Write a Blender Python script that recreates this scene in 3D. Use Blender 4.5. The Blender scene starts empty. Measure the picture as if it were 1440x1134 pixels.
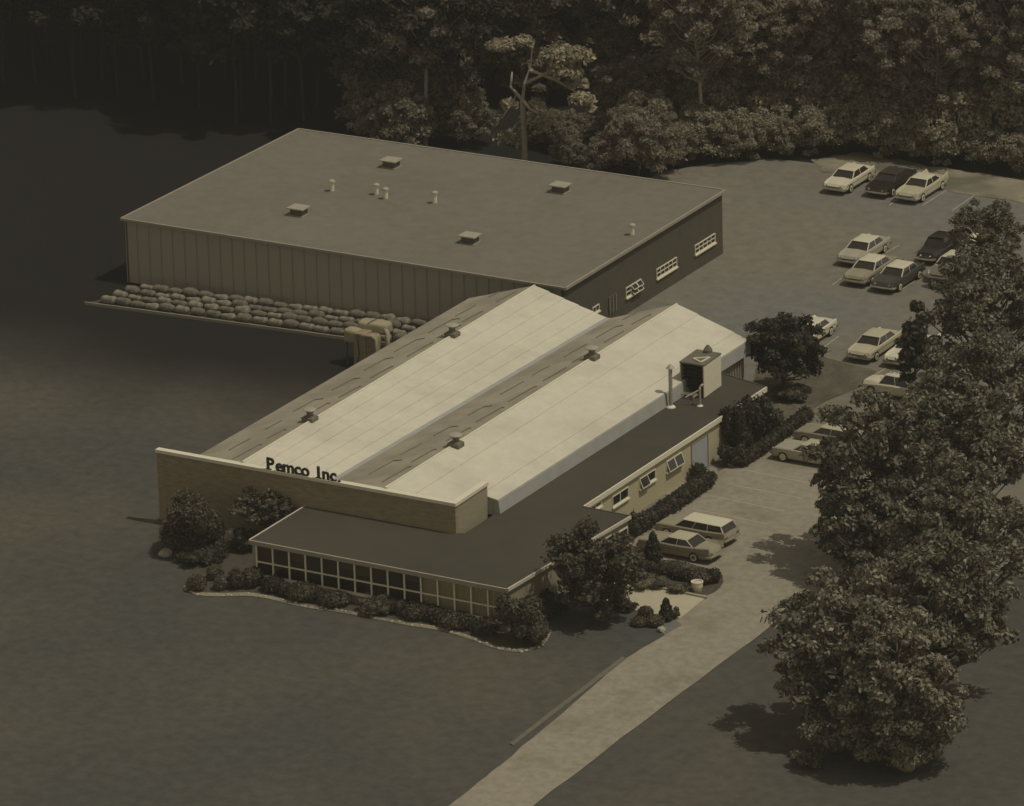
import bpy, math, random
import numpy as np
from mathutils import Vector, Matrix

# ------------------------------------------------------------------ camera, world, sun, exposure
S = 0.88
F, YAW, PITCH, ROLL = 9388.90140, -30.08238, -19.64648, -1.57183
CAM = Vector((222.85338, -383.81585, 176.02057)) * S
scene = bpy.context.scene
COL = scene.collection
_y, _p, _r = map(math.radians, (YAW, PITCH, ROLL))
fw = Vector((math.sin(_y)*math.cos(_p), math.cos(_y)*math.cos(_p), math.sin(_p)))
rt = Vector((math.cos(_y), -math.sin(_y), 0)); up = rt.cross(fw)
r2 = rt*math.cos(_r) + up*math.sin(_r); u2 = -rt*math.sin(_r) + up*math.cos(_r)
cd = bpy.data.cameras.new('camera'); cam = bpy.data.objects.new('camera', cd); COL.objects.link(cam)
cam.matrix_world = Matrix(((r2.x, u2.x, -fw.x, CAM.x), (r2.y, u2.y, -fw.y, CAM.y), (r2.z, u2.z, -fw.z, CAM.z), (0, 0, 0, 1)))
cd.sensor_width = 36; cd.sensor_fit = 'HORIZONTAL'; cd.lens = F/1440*36
cd.clip_start = 5; cd.clip_end = 8000
scene.camera = cam

SUN_DIR = Vector((0.42, 0.07, 0.90)).normalized()
elev = math.asin(SUN_DIR.z); azim = math.atan2(SUN_DIR.x, SUN_DIR.y)
w = bpy.data.worlds.new('World'); scene.world = w; w.use_nodes = True
nt = w.node_tree; nt.nodes.clear()
sky = nt.nodes.new('ShaderNodeTexSky'); sky.sky_type = 'NISHITA'; sky.sun_disc = False
sky.sun_elevation = elev; sky.sun_rotation = azim
bw = nt.nodes.new('ShaderNodeRGBToBW'); tint = nt.nodes.new('ShaderNodeMix'); tint.data_type = 'RGBA'; tint.blend_type = 'MULTIPLY'
tint.inputs[0].default_value = 1; tint.inputs[7].default_value = (1.0, 0.95, 0.84, 1)
bg = nt.nodes.new('ShaderNodeBackground'); bg.inputs[1].default_value = 0.14
wo = nt.nodes.new('ShaderNodeOutputWorld')
nt.links.new(sky.outputs[0], bw.inputs[0]); nt.links.new(bw.outputs[0], tint.inputs[6])
nt.links.new(tint.outputs[2], bg.inputs[0]); nt.links.new(bg.outputs[0], wo.inputs[0])
sl = bpy.data.lights.new('sun', 'SUN'); sl.energy = 2.6; sl.angle = math.radians(0.6); sl.color = (1.0, 0.955, 0.86)
so = bpy.data.objects.new('sun', sl); COL.objects.link(so); so.rotation_euler = SUN_DIR.to_track_quat('Z', 'Y').to_euler()
so.location = (0, 0, 100)
vs = scene.view_settings; vs.view_transform = 'Standard'; vs.look = 'None'; vs.gamma = 1; vs.exposure = -0.76
vs.use_curve_mapping = False
scene.render.engine = 'CYCLES'
scene.cycles.max_bounces = 5; scene.cycles.volume_bounces = 0; scene.cycles.transparent_max_bounces = 8

# ------------------------------------------------------------------ helpers
R = random.Random(7); NR = np.random.default_rng(7)
def at(u, v, z=0.0):
    """point of the plane at height z which the photo shows at pixel (u, v)"""
    d = fw + r2*((u-720)/F) + u2*((567-v)/F)
    return CAM + d*((z-CAM.z)/d.z)
def lin(*rgb): return tuple((c/255/12.92 if c/255 <= .04045 else ((c/255+.055)/1.055)**2.4) for c in rgb)
def sep(v, g=0.90, b=0.66): return (v, v*g, v*b)

def mat(name, col, rough=0.85, amt=0.15, scale=0.6, bump=0.0, bscale=20, spec=0.3, island=0.0, metal=0, col2=None, sc2=0.05, contrast=(0.4, 0.6), stretch=None):
    m = bpy.data.materials.new(name); m.use_nodes = True; n = m.node_tree.nodes; l = m.node_tree.links
    b = n['Principled BSDF']; b.inputs['Roughness'].default_value = rough; b.inputs['Specular IOR Level'].default_value = spec
    b.inputs['Metallic'].default_value = metal
    tc = n.new('ShaderNodeTexCoord'); src = tc.outputs['Object']
    if stretch:
        mp = n.new('ShaderNodeMapping'); mp.inputs['Scale'].default_value = stretch; l.new(src, mp.inputs[0]); src = mp.outputs[0]
    nz = n.new('ShaderNodeTexNoise'); nz.inputs['Scale'].default_value = scale; nz.inputs['Detail'].default_value = 8; nz.inputs['Roughness'].default_value = .65
    l.new(src, nz.inputs[0])
    mr = n.new('ShaderNodeMapRange'); mr.inputs[1].default_value = .25; mr.inputs[2].default_value = .75
    mr.inputs[3].default_value = 1-amt; mr.inputs[4].default_value = 1+amt; l.new(nz.outputs[0], mr.inputs[0])
    val = mr.outputs[0]
    if island:
        g = n.new('ShaderNodeNewGeometry'); m2 = n.new('ShaderNodeMapRange'); m2.inputs[3].default_value = 1-island; m2.inputs[4].default_value = 1+island
        l.new(g.outputs['Random Per Island'], m2.inputs[0]); mm = n.new('ShaderNodeMath'); mm.operation = 'MULTIPLY'
        l.new(val, mm.inputs[0]); l.new(m2.outputs[0], mm.inputs[1]); val = mm.outputs[0]
    base = n.new('ShaderNodeRGB'); base.outputs[0].default_value = (*col, 1); bo = base.outputs[0]
    if col2:
        n3 = n.new('ShaderNodeTexNoise'); n3.inputs['Scale'].default_value = sc2; n3.inputs['Detail'].default_value = 5; l.new(tc.outputs['Object'], n3.inputs[0])
        r3 = n.new('ShaderNodeMapRange'); r3.inputs[1].default_value, r3.inputs[2].default_value = contrast; l.new(n3.outputs[0], r3.inputs[0])
        mx = n.new('ShaderNodeMix'); mx.data_type = 'RGBA'; l.new(r3.outputs[0], mx.inputs[0]); l.new(bo, mx.inputs[6]); mx.inputs[7].default_value = (*col2, 1); bo = mx.outputs[2]
    vm = n.new('ShaderNodeVectorMath'); vm.operation = 'SCALE'; l.new(bo, vm.inputs[0]); l.new(val, vm.inputs['Scale'])
    l.new(vm.outputs[0], b.inputs['Base Color'])
    if bump:
        n4 = n.new('ShaderNodeTexNoise'); n4.inputs['Scale'].default_value = bscale; n4.inputs['Detail'].default_value = 4; l.new(tc.outputs['Object'], n4.inputs[0])
        bp = n.new('ShaderNodeBump'); bp.inputs['Strength'].default_value = bump; bp.inputs['Distance'].default_value = .05
        l.new(n4.outputs[0], bp.inputs['Height']); l.new(bp.outputs[0], b.inputs['Normal'])
    return m

def leafy(m, f=.35):
    n = m.node_tree.nodes; l = m.node_tree.links; b = n['Principled BSDF']; o = n['Material Output']
    t = n.new('ShaderNodeBsdfTranslucent'); mx = n.new('ShaderNodeMixShader'); mx.inputs[0].default_value = f
    l.new(b.inputs['Base Color'].links[0].from_socket, t.inputs[0]); l.new(b.outputs[0], mx.inputs[1]); l.new(t.outputs[0], mx.inputs[2]); l.new(mx.outputs[0], o.inputs[0])
    return m
def glass_mat(name, tintc=(0.35, 0.33, 0.27), mixf=0.5):
    m = bpy.data.materials.new(name); m.use_nodes = True; n = m.node_tree.nodes; l = m.node_tree.links; n.clear()
    o = n.new('ShaderNodeOutputMaterial'); t = n.new('ShaderNodeBsdfTransparent'); t.inputs[0].default_value = (*tintc, 1)
    g = n.new('ShaderNodeBsdfGlossy'); g.inputs['Roughness'].default_value = .08; g.inputs[0].default_value = (*sep(.7), 1)
    f = n.new('ShaderNodeFresnel'); f.inputs[0].default_value = 1.5
    mx = n.new('ShaderNodeMixShader'); l.new(f.outputs[0], mx.inputs[0]); l.new(t.outputs[0], mx.inputs[1]); l.new(g.outputs[0], mx.inputs[2]); l.new(mx.outputs[0], o.inputs[0])
    return m

class MB:
    def __init__(s): s.v = []; s.f = []
    def poly(s, pts, flip=False):
        i = len(s.v); s.v += [tuple(p) for p in pts]; f = list(range(i, i+len(pts))); s.f.append(f[::-1] if flip else f); return s
    def prism(s, pts, z0, z1):
        n = len(pts); i = len(s.v)
        a = sum(pts[k][0]*pts[(k+1) % n][1]-pts[(k+1) % n][0]*pts[k][1] for k in range(n))
        if a < 0: pts = pts[::-1]
        s.v += [(p[0], p[1], z0) for p in pts] + [(p[0], p[1], z1) for p in pts]
        s.f.append(list(range(i, i+n))[::-1]); s.f.append(list(range(i+n, i+2*n)))
        for k in range(n): q = (k+1) % n; s.f.append([i+k, i+q, i+n+q, i+n+k])
        return s
    def hexa(s, b, t):                      # bottom quad, top quad (both ccw seen from above)
        i = len(s.v); s.v += [tuple(p) for p in b] + [tuple(p) for p in t]
        s.f.append([i+3, i+2, i+1, i]); s.f.append([i+4, i+5, i+6, i+7])
        for k in range(4): q = (k+1) % 4; s.f.append([i+k, i+q, i+4+q, i+4+k])
        return s
    def box(s, x0, x1, y0, y1, z0, z1):
        return s.prism([(x0, y0), (x1, y0), (x1, y1), (x0, y1)], z0, z1)
    def bar(s, a, b, w=.05, h=None):
        a = Vector(a); b = Vector(b); h = h or w; d = (b-a).normalized()
        up_ = Vector((0, 0, 1)) if abs(d.z) < .95 else Vector((0, 1, 0))
        sd = d.cross(up_).normalized()*w/2; u = sd.cross(d).normalized()*h/2
        A = [a-sd-u, a+sd-u, a+sd+u, a-sd+u]; B = [p+(b-a) for p in A]
        i = len(s.v); s.v += [tuple(p) for p in A+B]
        s.f += [[i, i+1, i+2, i+3], [i+7, i+6, i+5, i+4]] + [[i+k, i+4+k, i+4+(k+1) % 4, i+(k+1) % 4] for k in range(4)]
        return s
    def tube(s, pts, rad, n=8, cap=True):
        rings = []
        for k, p in enumerate(pts):
            p = Vector(p); d = (Vector(pts[min(k+1, len(pts)-1)])-Vector(pts[max(k-1, 0)])).normalized()
            a = d.cross(Vector((0, 0, 1)) if abs(d.z) < .9 else Vector((1, 0, 0))).normalized(); b = d.cross(a)
            r = rad[k] if hasattr(rad, '__len__') else rad
            i = len(s.v); s.v += [tuple(p+(a*math.cos(t)+b*math.sin(t))*r) for t in [2*math.pi*q/n for q in range(n)]]; rings.append(i)
        for i, j in zip(rings, rings[1:]):
            for q in range(n): s.f.append([i+q, i+(q+1) % n, j+(q+1) % n, j+q])
        if cap: s.f.append([rings[0]+q for q in range(n)][::-1]); s.f.append([rings[-1]+q for q in range(n)])
        return s
    def lathe(s, prof, c=(0, 0, 0), n=12):
        rings = []
        for r, z in prof:
            i = len(s.v); s.v += [(c[0]+r*math.cos(2*math.pi*q/n), c[1]+r*math.sin(2*math.pi*q/n), c[2]+z) for q in range(n)]; rings.append(i)
        for i, j in zip(rings, rings[1:]):
            for q in range(n): s.f.append([i+q, i+(q+1) % n, j+(q+1) % n, j+q])
        s.f.append([rings[0]+q for q in range(n)][::-1]); s.f.append([rings[-1]+q for q in range(n)])
        return s
    def blob(s, c, r, seed=0, nu=10, nv=7, lump=.12, zmin=None):
        rr = random.Random(seed); ph = [rr.uniform(0, 6.28) for _ in range(6)]; i = len(s.v)
        for a in range(nv+1):
            th = math.pi*a/nv
            for b in range(nu):
                p = 2*math.pi*b/nu
                k = 1+lump*(math.sin(2*p+ph[0])*math.sin(2*th+ph[1])+.6*math.sin(3*p+ph[2])*math.sin(3*th+ph[3])+.4*math.sin(5*p+ph[4]))
                z = c[2]+r[2]*k*math.cos(th)
                if zmin is not None: z = max(z, zmin)
                s.v.append((c[0]+r[0]*k*math.sin(th)*math.cos(p), c[1]+r[1]*k*math.sin(th)*math.sin(p), z))
        for a in range(nv):
            for b in range(nu):
                q = (b+1) % nu; s.f.append([i+a*nu+b, i+(a+1)*nu+b, i+(a+1)*nu+q, i+a*nu+q])
        return s
    def mesh(s, name, m):
        me = bpy.data.meshes.new(name); me.from_pydata(s.v, [], s.f); me.materials.append(m); me.update(); return me
    def build(s, name, m, parent=None, label=None, kind=None, smooth=False, loc=None, rz=0):
        return link(name, s.mesh(name, m), parent, label, kind, smooth, loc, rz)
def link(name, me, parent=None, label=None, kind=None, smooth=False, loc=None, rz=0):
    o = bpy.data.objects.new(name, me); COL.objects.link(o)
    if smooth:
        for p in me.polygons: p.use_smooth = True
    if loc is not None: o.location = loc
    if rz: o.rotation_euler.z = rz
    if parent is not None: o.parent = parent
    if label: o['label'] = label
    if kind: o['kind'] = kind
    return o
def tag(o, label, cat=None, group=None, kind=None):
    o['label'] = label
    if cat: o['category'] = cat
    if group: o['group'] = group
    if kind: o['kind'] = kind
    return o
def thing(name, label, cat, loc=(0, 0, 0), rz=0, group=None):
    o = bpy.data.objects.new(name, None); COL.objects.link(o); o.location = loc; o.rotation_euler.z = rz
    o.empty_display_size = .5
    return tag(o, label, cat, group)
def copy_tree(o, parent=None):
    c = o.copy(); COL.objects.link(c)
    if parent: c.parent = parent
    for ch in list(o.children): copy_tree(ch, c)
    return c

# ------------------------------------------------------------------ materials
M = {}
M['lawn'] = mat('lawn', (.084, .081, .068), .95, .24, 1.1, .35, 16, .1, col2=(.112, .100, .072), sc2=.06, contrast=(.40, .66))
M['island_grass'] = mat('island_grass', (.105, .094, .066), .95, .3, 2.0, .6, 12, .1, col2=(.15, .132, .09), sc2=.3)
M['leaf_dim'] = mat('shaded_leaf', (.038, .034, .024), .8, .1, .8, island=.4, spec=.1)  # near-black leaf and trunk tone, shade of the left wood put into colour
M['leaf_lit'] = mat('lit_leaf', (.23, .205, .130), .5, .25, .6, island=.85, spec=.45)  # lighter copy of the tree leaf, sunlit highlights put into its colour
M['leaf_scrub'] = mat('scrub_leaf', (.34, .30, .205), .8, .3, .15, island=.4, spec=.15)
M['soil'] = mat('dark_soil', (.022, .020, .017), .97, .3, 1.5, .6, 9, .1, col2=(.032, .030, .026), sc2=.05)
M['asphalt'] = mat('asphalt', (.185, .175, .148), .9, .22, .9, .3, 25, .2, col2=(.215, .188, .132), sc2=.035, contrast=(.40, .58))
M['drive'] = mat('gravel_drive', (.32, .282, .205), .93, .22, 1.6, .6, 14, .15, col2=(.25, .218, .152), sc2=.22, contrast=(.5, .72))
M['sand'] = mat('sandy_verge', (.30, .265, .18), .95, .28, 1.2, .6, 10, .1, col2=(.16, .145, .10), sc2=.3)
M['concrete'] = mat('concrete', (.50, .445, .30), .85, .08, 1.0, .1, 20, .2)
M['kerb'] = mat('kerb_stone', (.16, .145, .105), .9, .2, 2)
M['paint'] = mat('road_paint', (.42, .38, .27), .8, .25, 3)
M['roof_dark'] = mat('tar_roof', (.072, .063, .046), .92, .10, .5, .25, 30, .15, col2=(.082, .071, .050), sc2=.15)
M['roof_grey'] = mat('felt_roof', (.208, .183, .137), .92, .12, 1.1, .25, 30, .12, col2=(.190, .168, .130), sc2=.08)
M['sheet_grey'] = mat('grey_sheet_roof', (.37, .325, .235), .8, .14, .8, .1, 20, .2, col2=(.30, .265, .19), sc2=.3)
M['seam'] = mat('lap_seam', (.23, .20, .138), .9, .1, 1)
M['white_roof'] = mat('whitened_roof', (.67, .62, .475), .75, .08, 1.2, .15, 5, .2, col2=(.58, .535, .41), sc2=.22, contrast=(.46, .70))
M['white_roof2'] = mat('whitened_flashing', (.40, .39, .335), .8, .10, 1.2)
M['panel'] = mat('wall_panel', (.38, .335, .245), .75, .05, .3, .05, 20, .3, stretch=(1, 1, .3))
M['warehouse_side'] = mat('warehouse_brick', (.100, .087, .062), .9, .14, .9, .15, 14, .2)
M['brick'] = mat('brown_brick', (.31, .252, .150), .9, .28, 1.6, .3, 16, .2, stretch=(1, 1, 5))
M['brick_pale'] = mat('buff_brick', (.34, .298, .195), .9, .12, 1.5, .2, 16, .2, stretch=(1, 1, 4))
M['wall_cream'] = mat('cream_wall', (.52, .455, .275), .85, .05, .6)
M['white'] = mat('white_trim', (.78, .715, .52), .6, .06, 2)
M['coping'] = mat('coping', (.62, .56, .42), .7, .08, 1.5)
M['trim_grey'] = mat('grey_trim', (.34, .305, .22), .6, .08, 1.5)
M['interior'] = mat('interior', (.035, .030, .021), .9, .2, .6)
M['curtain'] = mat('curtain', (.66, .62, .51), .9, .10, 2.5, stretch=(3, 3, .4))
M['glass'] = glass_mat('window_glass', (.92, .90, .82))
M['dark_glass'] = mat('dark_glass', (.028, .025, .019), .12, .1, 1, spec=.6)
M['door'] = mat('door_paint', (.40, .40, .385), .5, .06, 1)
M['metal'] = mat('galvanised', (.40, .36, .26), .5, .15, 3, spec=.5)
M['metal_dark'] = mat('dark_metal', (.10, .088, .06), .6, .2, 3)
M['letter'] = mat('sign_letter', (.055, .045, .030), .6, .1, 2)
M['canvas'] = mat('canvas', (.36, .31, .195), .9, .15, 1.2, .3, 6)
M['bale'] = mat('sacking', (.175, .158, .115), .95, .5, 3.5, .7, 9, .1)
M['bale2'] = mat('light_sacking', (.24, .215, .158), .95, .55, 4, .7, 9, .1)
M['timber'] = mat('timber', (.30, .265, .19), .9, .15, 2, stretch=(.3, 3, 3))
M['stone'] = mat('pale_stone', (.40, .36, .26), .9, .25, 3, .4, 8)
M['soilbed'] = mat('bed_soil', (.085, .072, .048), .95, .3, 3, .5, 12)
M['leaf'] = mat('leaf', (.118, .104, .062), .6, .1, .8, island=.7, spec=.35)
M['leaf_big'] = mat('tree_leaf', (.185, .168, .105), .5, .2, .5, island=.9, spec=.45)
M['leaf_dark'] = mat('dark_leaf', (.068, .061, .038), .6, .1, .8, island=.65, spec=.3)
M['leaf_wood'] = mat('wood_leaf', (.33, .288, .205), .8, .35, .16, island=.30, spec=.2)
M['leaf_pale'] = mat('pale_leaf', (.42, .365, .24), .7, .15, .8, island=.35, spec=.2)
M['leaf_brown'] = mat('brown_leaf', (.150, .130, .082), .6, .15, .8, island=.6, spec=.2)
leafy(M['leaf_wood'], .5)
for k_ in ('leaf', 'leaf_big', 'leaf_dark', 'leaf_pale', 'leaf_brown', 'leaf_scrub', 'leaf_lit'): leafy(M[k_])
M['bark'] = mat('bark', (.10, .085, .055), .95, .25, 4, .5, 12)
M['bark_pale'] = mat('pale_bark', (.42, .365, .25), .95, .25, 4, .5, 12)
M['rubber'] = mat('tyre_rubber', (.022, .020, .016), .8, .1, 3)
M['chrome'] = mat('chrome', (.62, .57, .44), .22, .05, 3, metal=.9)
M['carglass'] = mat('car_glass', (.035, .031, .023), .08, .05, 2, spec=.7)
def paint(name, c): return mat(name, c, .32, .04, 1.0, spec=.5)
P_ = dict(white=paint('paint_white', (.70, .635, .45)), cream=paint('paint_cream', (.52, .465, .31)), tan=paint('paint_tan', (.33, .29, .19)),
          grey=paint('paint_grey', (.20, .178, .12)), dark=paint('paint_dark', (.055, .052, .040)), black=paint('paint_black', (.025, .022, .016)),
          brown=paint('paint_brown', (.13, .113, .07)), silver=paint('paint_silver', (.42, .385, .28)))

# ------------------------------------------------------------------ ground
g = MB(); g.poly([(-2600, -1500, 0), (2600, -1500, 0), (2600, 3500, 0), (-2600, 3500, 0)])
def shade_ground(m, y0, y1, col):
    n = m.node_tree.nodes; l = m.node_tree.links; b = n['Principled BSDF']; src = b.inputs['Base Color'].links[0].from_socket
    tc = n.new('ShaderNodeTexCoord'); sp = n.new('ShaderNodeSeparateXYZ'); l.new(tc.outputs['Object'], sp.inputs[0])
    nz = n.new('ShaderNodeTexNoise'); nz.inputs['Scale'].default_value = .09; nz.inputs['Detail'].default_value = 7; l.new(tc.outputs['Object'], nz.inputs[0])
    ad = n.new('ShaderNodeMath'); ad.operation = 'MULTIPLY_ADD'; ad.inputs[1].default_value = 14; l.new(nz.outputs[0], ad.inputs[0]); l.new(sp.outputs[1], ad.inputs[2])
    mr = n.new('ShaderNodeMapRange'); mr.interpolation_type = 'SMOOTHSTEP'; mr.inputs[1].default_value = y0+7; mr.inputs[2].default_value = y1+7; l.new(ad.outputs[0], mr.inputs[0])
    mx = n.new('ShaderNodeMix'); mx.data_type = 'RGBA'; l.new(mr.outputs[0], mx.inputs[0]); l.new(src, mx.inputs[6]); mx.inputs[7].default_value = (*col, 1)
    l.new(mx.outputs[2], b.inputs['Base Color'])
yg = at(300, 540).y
shade_ground(M['lawn'], yg-12, yg+8, (.020, .0185, .016))  # past this line deep shade is put into the ground colour
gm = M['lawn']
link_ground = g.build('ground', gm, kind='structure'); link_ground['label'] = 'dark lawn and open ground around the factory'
def sheet(name, px, z, m, label=None, th=None, kind='structure', smooth_n=0):
    pts = [at(u, v) for u, v in px]
    if smooth_n:
        for _ in range(smooth_n):
            q = []
            for a, b in zip(pts, pts[1:]+pts[:1]): q += [a*.75+b*.25, a*.25+b*.75]
            pts = q
    b = MB()
    if th: b.prism([(p.x, p.y) for p in pts], z-th, z)
    else:
        a = sum(pts[k].x*pts[(k+1) % len(pts)].y-pts[(k+1) % len(pts)].x*pts[k].y for k in range(len(pts)))
        if a < 0: pts = pts[::-1]
        b.poly([(p.x, p.y, z) for p in pts])
    o = b.build(name, m, kind=kind)
    if label: o['label'] = label
    return o

def ragged(px, amp, seed, n=9):
    rr = random.Random(seed); out = []
    for (a, b) in zip(px, px[1:]+px[:1]):
        for k in range(n):
            t = k/n; out.append((a[0]+(b[0]-a[0])*t+rr.uniform(-amp, amp), a[1]+(b[1]-a[1])*t+rr.uniform(-amp, amp)*.6))
    return out
sheet('parking_lot', [(900, 262), (925, 243), (1000, 231), (1090, 224), (1160, 232), (1330, 258), (1480, 290), (1800, 330), (1800, 560), (1420, 800), (1230, 790), (1110, 862), (1000, 944), (936, 897), (880, 800), (880, 640), (900, 470), (860, 430)], .028, M['asphalt'],
      'worn asphalt parking lot')
sheet('driveway', ragged([(1002, 657), (1100, 606), (1300, 640), (1330, 740), (1215, 786), (1110, 862), (935, 993), (800, 1096), (640, 1218), (520, 1218), (632, 1134), (692, 1086), (790, 1004), (880, 926), (960, 880), (905, 838), (880, 760), (940, 690)], 1.3, 8, 7), .040, M['drive'],
      'pale gravelled driveway leading down past the office')
sheet('gravel_verge', ragged([(1140, 224), (1210, 215), (1290, 232), (1400, 246), (1600, 285), (1600, 318), (1440, 286), (1330, 268), (1230, 246), (1160, 243)], 3, 5, 6), .052, M['sand'], 'pale sandy verge behind the back row of cars')
sheet('grass_island', [(1085, 512), (1157, 503), (1232, 523), (1210, 545), (1160, 566), (1090, 607), (1040, 650), (1010, 664), (1000, 640), (1060, 560), (1062, 520)], .06, M['island_grass'], 'grass island with a tree at the end of the wing')
sheet('kerb', [(875, 925), (880, 928), (722, 1050), (717, 1047)], .09, M['kerb'], 'low kerb strip beside the driveway', th=.09)
sheet('concrete_walk', [(862, 818), (905, 825), (991, 843), (955, 872), (890, 859), (838, 842)], .075, M['concrete'], 'pale concrete walk leading to the office entrance', th=.075)
# walk edging stones
b = MB(); a0 = at(905, 824, .1); a1 = at(993, 842, .1); b.bar(a0+Vector((0, .12, 0)), a1+Vector((0, .12, 0)), .16, .2); b.build('walk_edging', M['stone'], kind='structure')

# painted bay lines
def line_px(a, b_, wd=.10):
    A = at(*a); B = at(*b_); d = (B-A).normalized(); s = Vector((-d.y, d.x, 0))*wd/2
    mb = MB(); mb.poly([(p.x, p.y, .046) for p in (A-s, B-s, B+s, A+s)]); o = mb.build('bay_line', M['paint'], kind='structure')
for a, b_ in [((1022, 681), (1128, 702)), ((998, 698), (1104, 720)), ((972, 716), (1080, 738)), ((1000, 750), (1056, 758)), ((960, 775), (1028, 786)),
              ((1297, 290), (1337, 265)), ((1339, 297), (1377, 271)), ((1231, 365), (1264, 346)), ((1159, 489), (1179, 474)), ((1247, 518), (1228, 530)), ((1250, 290), (1262, 281)), ((1048, 662), (1150, 683)),
              ((1170, 402), (1184, 392)), ((1262, 412), (1285, 397)), ((1190, 520), (1180, 530))]:
    line_px(a, b_)

# ------------------------------------------------------------------ wall helper
def wall(mb, p, q, z0, z1, th=.2, inward=None):
    """vertical wall between plan points p and q; thickness goes to the left of p->q"""
    p = Vector((p[0], p[1], 0)); q = Vector((q[0], q[1], 0)); d = (q-p).normalized(); s = Vector((-d.y, d.x, 0))*th
    return mb.prism([(p.x, p.y), (q.x, q.y), (q.x+s.x, q.y+s.y), (p.x+s.x, p.y+s.y)], z0, z1)

def window(parent, P, Q, z0, z1, cols=2, rows=1, sill=True, tilt=None, fw_=.07, curtain=False, name='window', m=None):
    """framed window standing proud of a wall; P,Q plan points at the wall face, outward = right of P->Q"""
    P = Vector((P[0], P[1], 0)); Q = Vector((Q[0], Q[1], 0)); d = (Q-P).normalized(); o_ = Vector((d.y, -d.x, 0))
    L = (Q-P).length; m = m or M['white']
    f = MB()
    def pt(t, z, off): v = P+d*t+o_*off; return (v.x, v.y, z)
    for z in (z0, z1): f.bar(pt(0, z, .03), pt(L, z, .03), .07, fw_)
    for t in (0, L): f.bar(pt(t, z0, .031), pt(t, z1, .031), .07, fw_)
    for r_ in range(1, rows): f.bar(pt(0, z0+(z1-z0)*r_/rows, .025), pt(L, z0+(z1-z0)*r_/rows, .025), .05, .05)
    for c in range(1, cols): f.bar(pt(L*c/cols, z0, .026), pt(L*c/cols, z1, .026), .05, .06)
    wo_ = f.build(name, m, parent)
    s_ = MB()
    for c in range(cols):
        for r_ in range(rows):
            a = L*c/cols+.03; b2 = L*(c+1)/cols-.03; za = z0+(z1-z0)*r_/rows+.02; zb = z0+(z1-z0)*(r_+1)/rows-.02
            pn = MB()
            k = .28 if (tilt and c in tilt) else 0
            pn.hexa([pt(a, za, .006+k), pt(b2, za, .006+k), pt(b2, za, -.01+k), pt(a, za, -.01+k)], [pt(a, zb, .006), pt(b2, zb, .006), pt(b2, zb, -.01), pt(a, zb, -.01)])
            pn.build('pane', M['dark_glass'], wo_)
            if k:
                e = MB(); e.bar(pt(a, za, k), pt(b2, za, k), .05, .05); e.bar(pt(a, za, k), pt(a, zb, .02), .05, .05); e.bar(pt(b2, za, k), pt(b2, zb, .02), .05, .05)
                e.build('open_sash', m, wo_)
    if sill:
        e = MB(); e.bar(pt(-.08, z0-.09, .07), pt(L+.08, z0-.09, .07), .16, .10); e.build('sill', m, wo_)
    return wo_

# ------------------------------------------------------------------ warehouse
HW = 5.536*S
wh = thing('warehouse', 'large flat roofed warehouse with vertical panel front wall behind the white roofed hall', 'warehouse')
A = at(170, 308, HW); B = at(795, 406, HW); C_ = at(1020, 268, HW); D = at(420, 182, HW)
def inset(poly, d):
    c = sum(poly, Vector((0, 0, 0)))/len(poly); return [p+(c-p).normalized()*d for p in poly]
ins = inset([A, B, C_, D], .25)
MB().prism([(p.x, p.y) for p in (A, B, C_, D)], HW-.05, HW+.02).build('roof', M['roof_grey'], wh)
# roof edge trim
mb = MB()
for p, q in ((A, B), (B, C_), (C_, D), (D, A)): mb.bar(p+Vector((0, 0, -.03)), q+Vector((0, 0, -.03)), .16, .2)
mb.build('roof_trim', M['trim_grey'], wh)
iA, iB, iC, iD = ins
n = 36
mb = MB(); wall(mb, iA+Vector((0, .12, 0)), iB+Vector((0, .12, 0)), 0, HW-.06, .2); mb.build('front_wall_core', M['metal_dark'], wh)
pw = (iB-iA).length/n; dx = (iB-iA).normalized(); ang = math.atan2(dx.y, dx.x)
pm = MB(); pm.box(.025, pw-.025, 0, .09, .02, HW-.07); pm.box(.0251, .08, -.03, -.0005, .021, HW-.071)
pme = pm.mesh('wall_panel', M['panel'])
for k in range(n):
    p = iA+dx*(pw*k); o = link('wall_panel', pme, wh, loc=(p.x, p.y+.02, 0), rz=ang)
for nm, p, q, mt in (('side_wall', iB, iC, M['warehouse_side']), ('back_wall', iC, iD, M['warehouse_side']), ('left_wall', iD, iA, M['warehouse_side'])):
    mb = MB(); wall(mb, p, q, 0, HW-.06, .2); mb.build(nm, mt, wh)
# windows of the side wall (ray of the pixel meets the wall plane)
def on_wall(u, v, P, Q):
    d = fw + r2*((u-720)/F) + u2*((567-v)/F); e = Q-P; nrm = Vector((e.y, -e.x, 0)).normalized()
    t = (P-CAM).dot(nrm)/d.dot(nrm); return CAM+d*t
def win_px(parent, P, Q, px0, px1, cols, rows, tilt=None, off=0.0, m=None, minh=None):
    """px0=(u,v bottom,v top) of the near edge, px1 = far edge"""
    a = on_wall(px0[0], px0[1], P, Q); at_ = on_wall(px0[0], px0[2], P, Q); b = on_wall(px1[0], px1[1], P, Q); bt = on_wall(px1[0], px1[2], P, Q)
    z0 = (a.z+b.z)/2; z1 = (at_.z+bt.z)/2
    return window(parent, a, b, z0, z1, cols, rows, tilt=tilt, m=m)
for px0, px1, c, r_, t in (((977, 357, 344), (1005, 341, 330), 5, 2, None), ((923, 391, 379), (951, 375, 362), 5, 2, None), ((880, 418, 404), (901, 406, 394), 3, 2, (1, 2))):
    win_px(wh, iB, iC, px0, px1, c, r_, t)
win_px(wh, iB, iC, (833, 441, 433), (842, 436, 428), 2, 1)
da = on_wall(856, 436, iB, iC); db = on_wall(865, 436, iB, iC); zt = on_wall(860, 416, iB, iC).z
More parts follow.
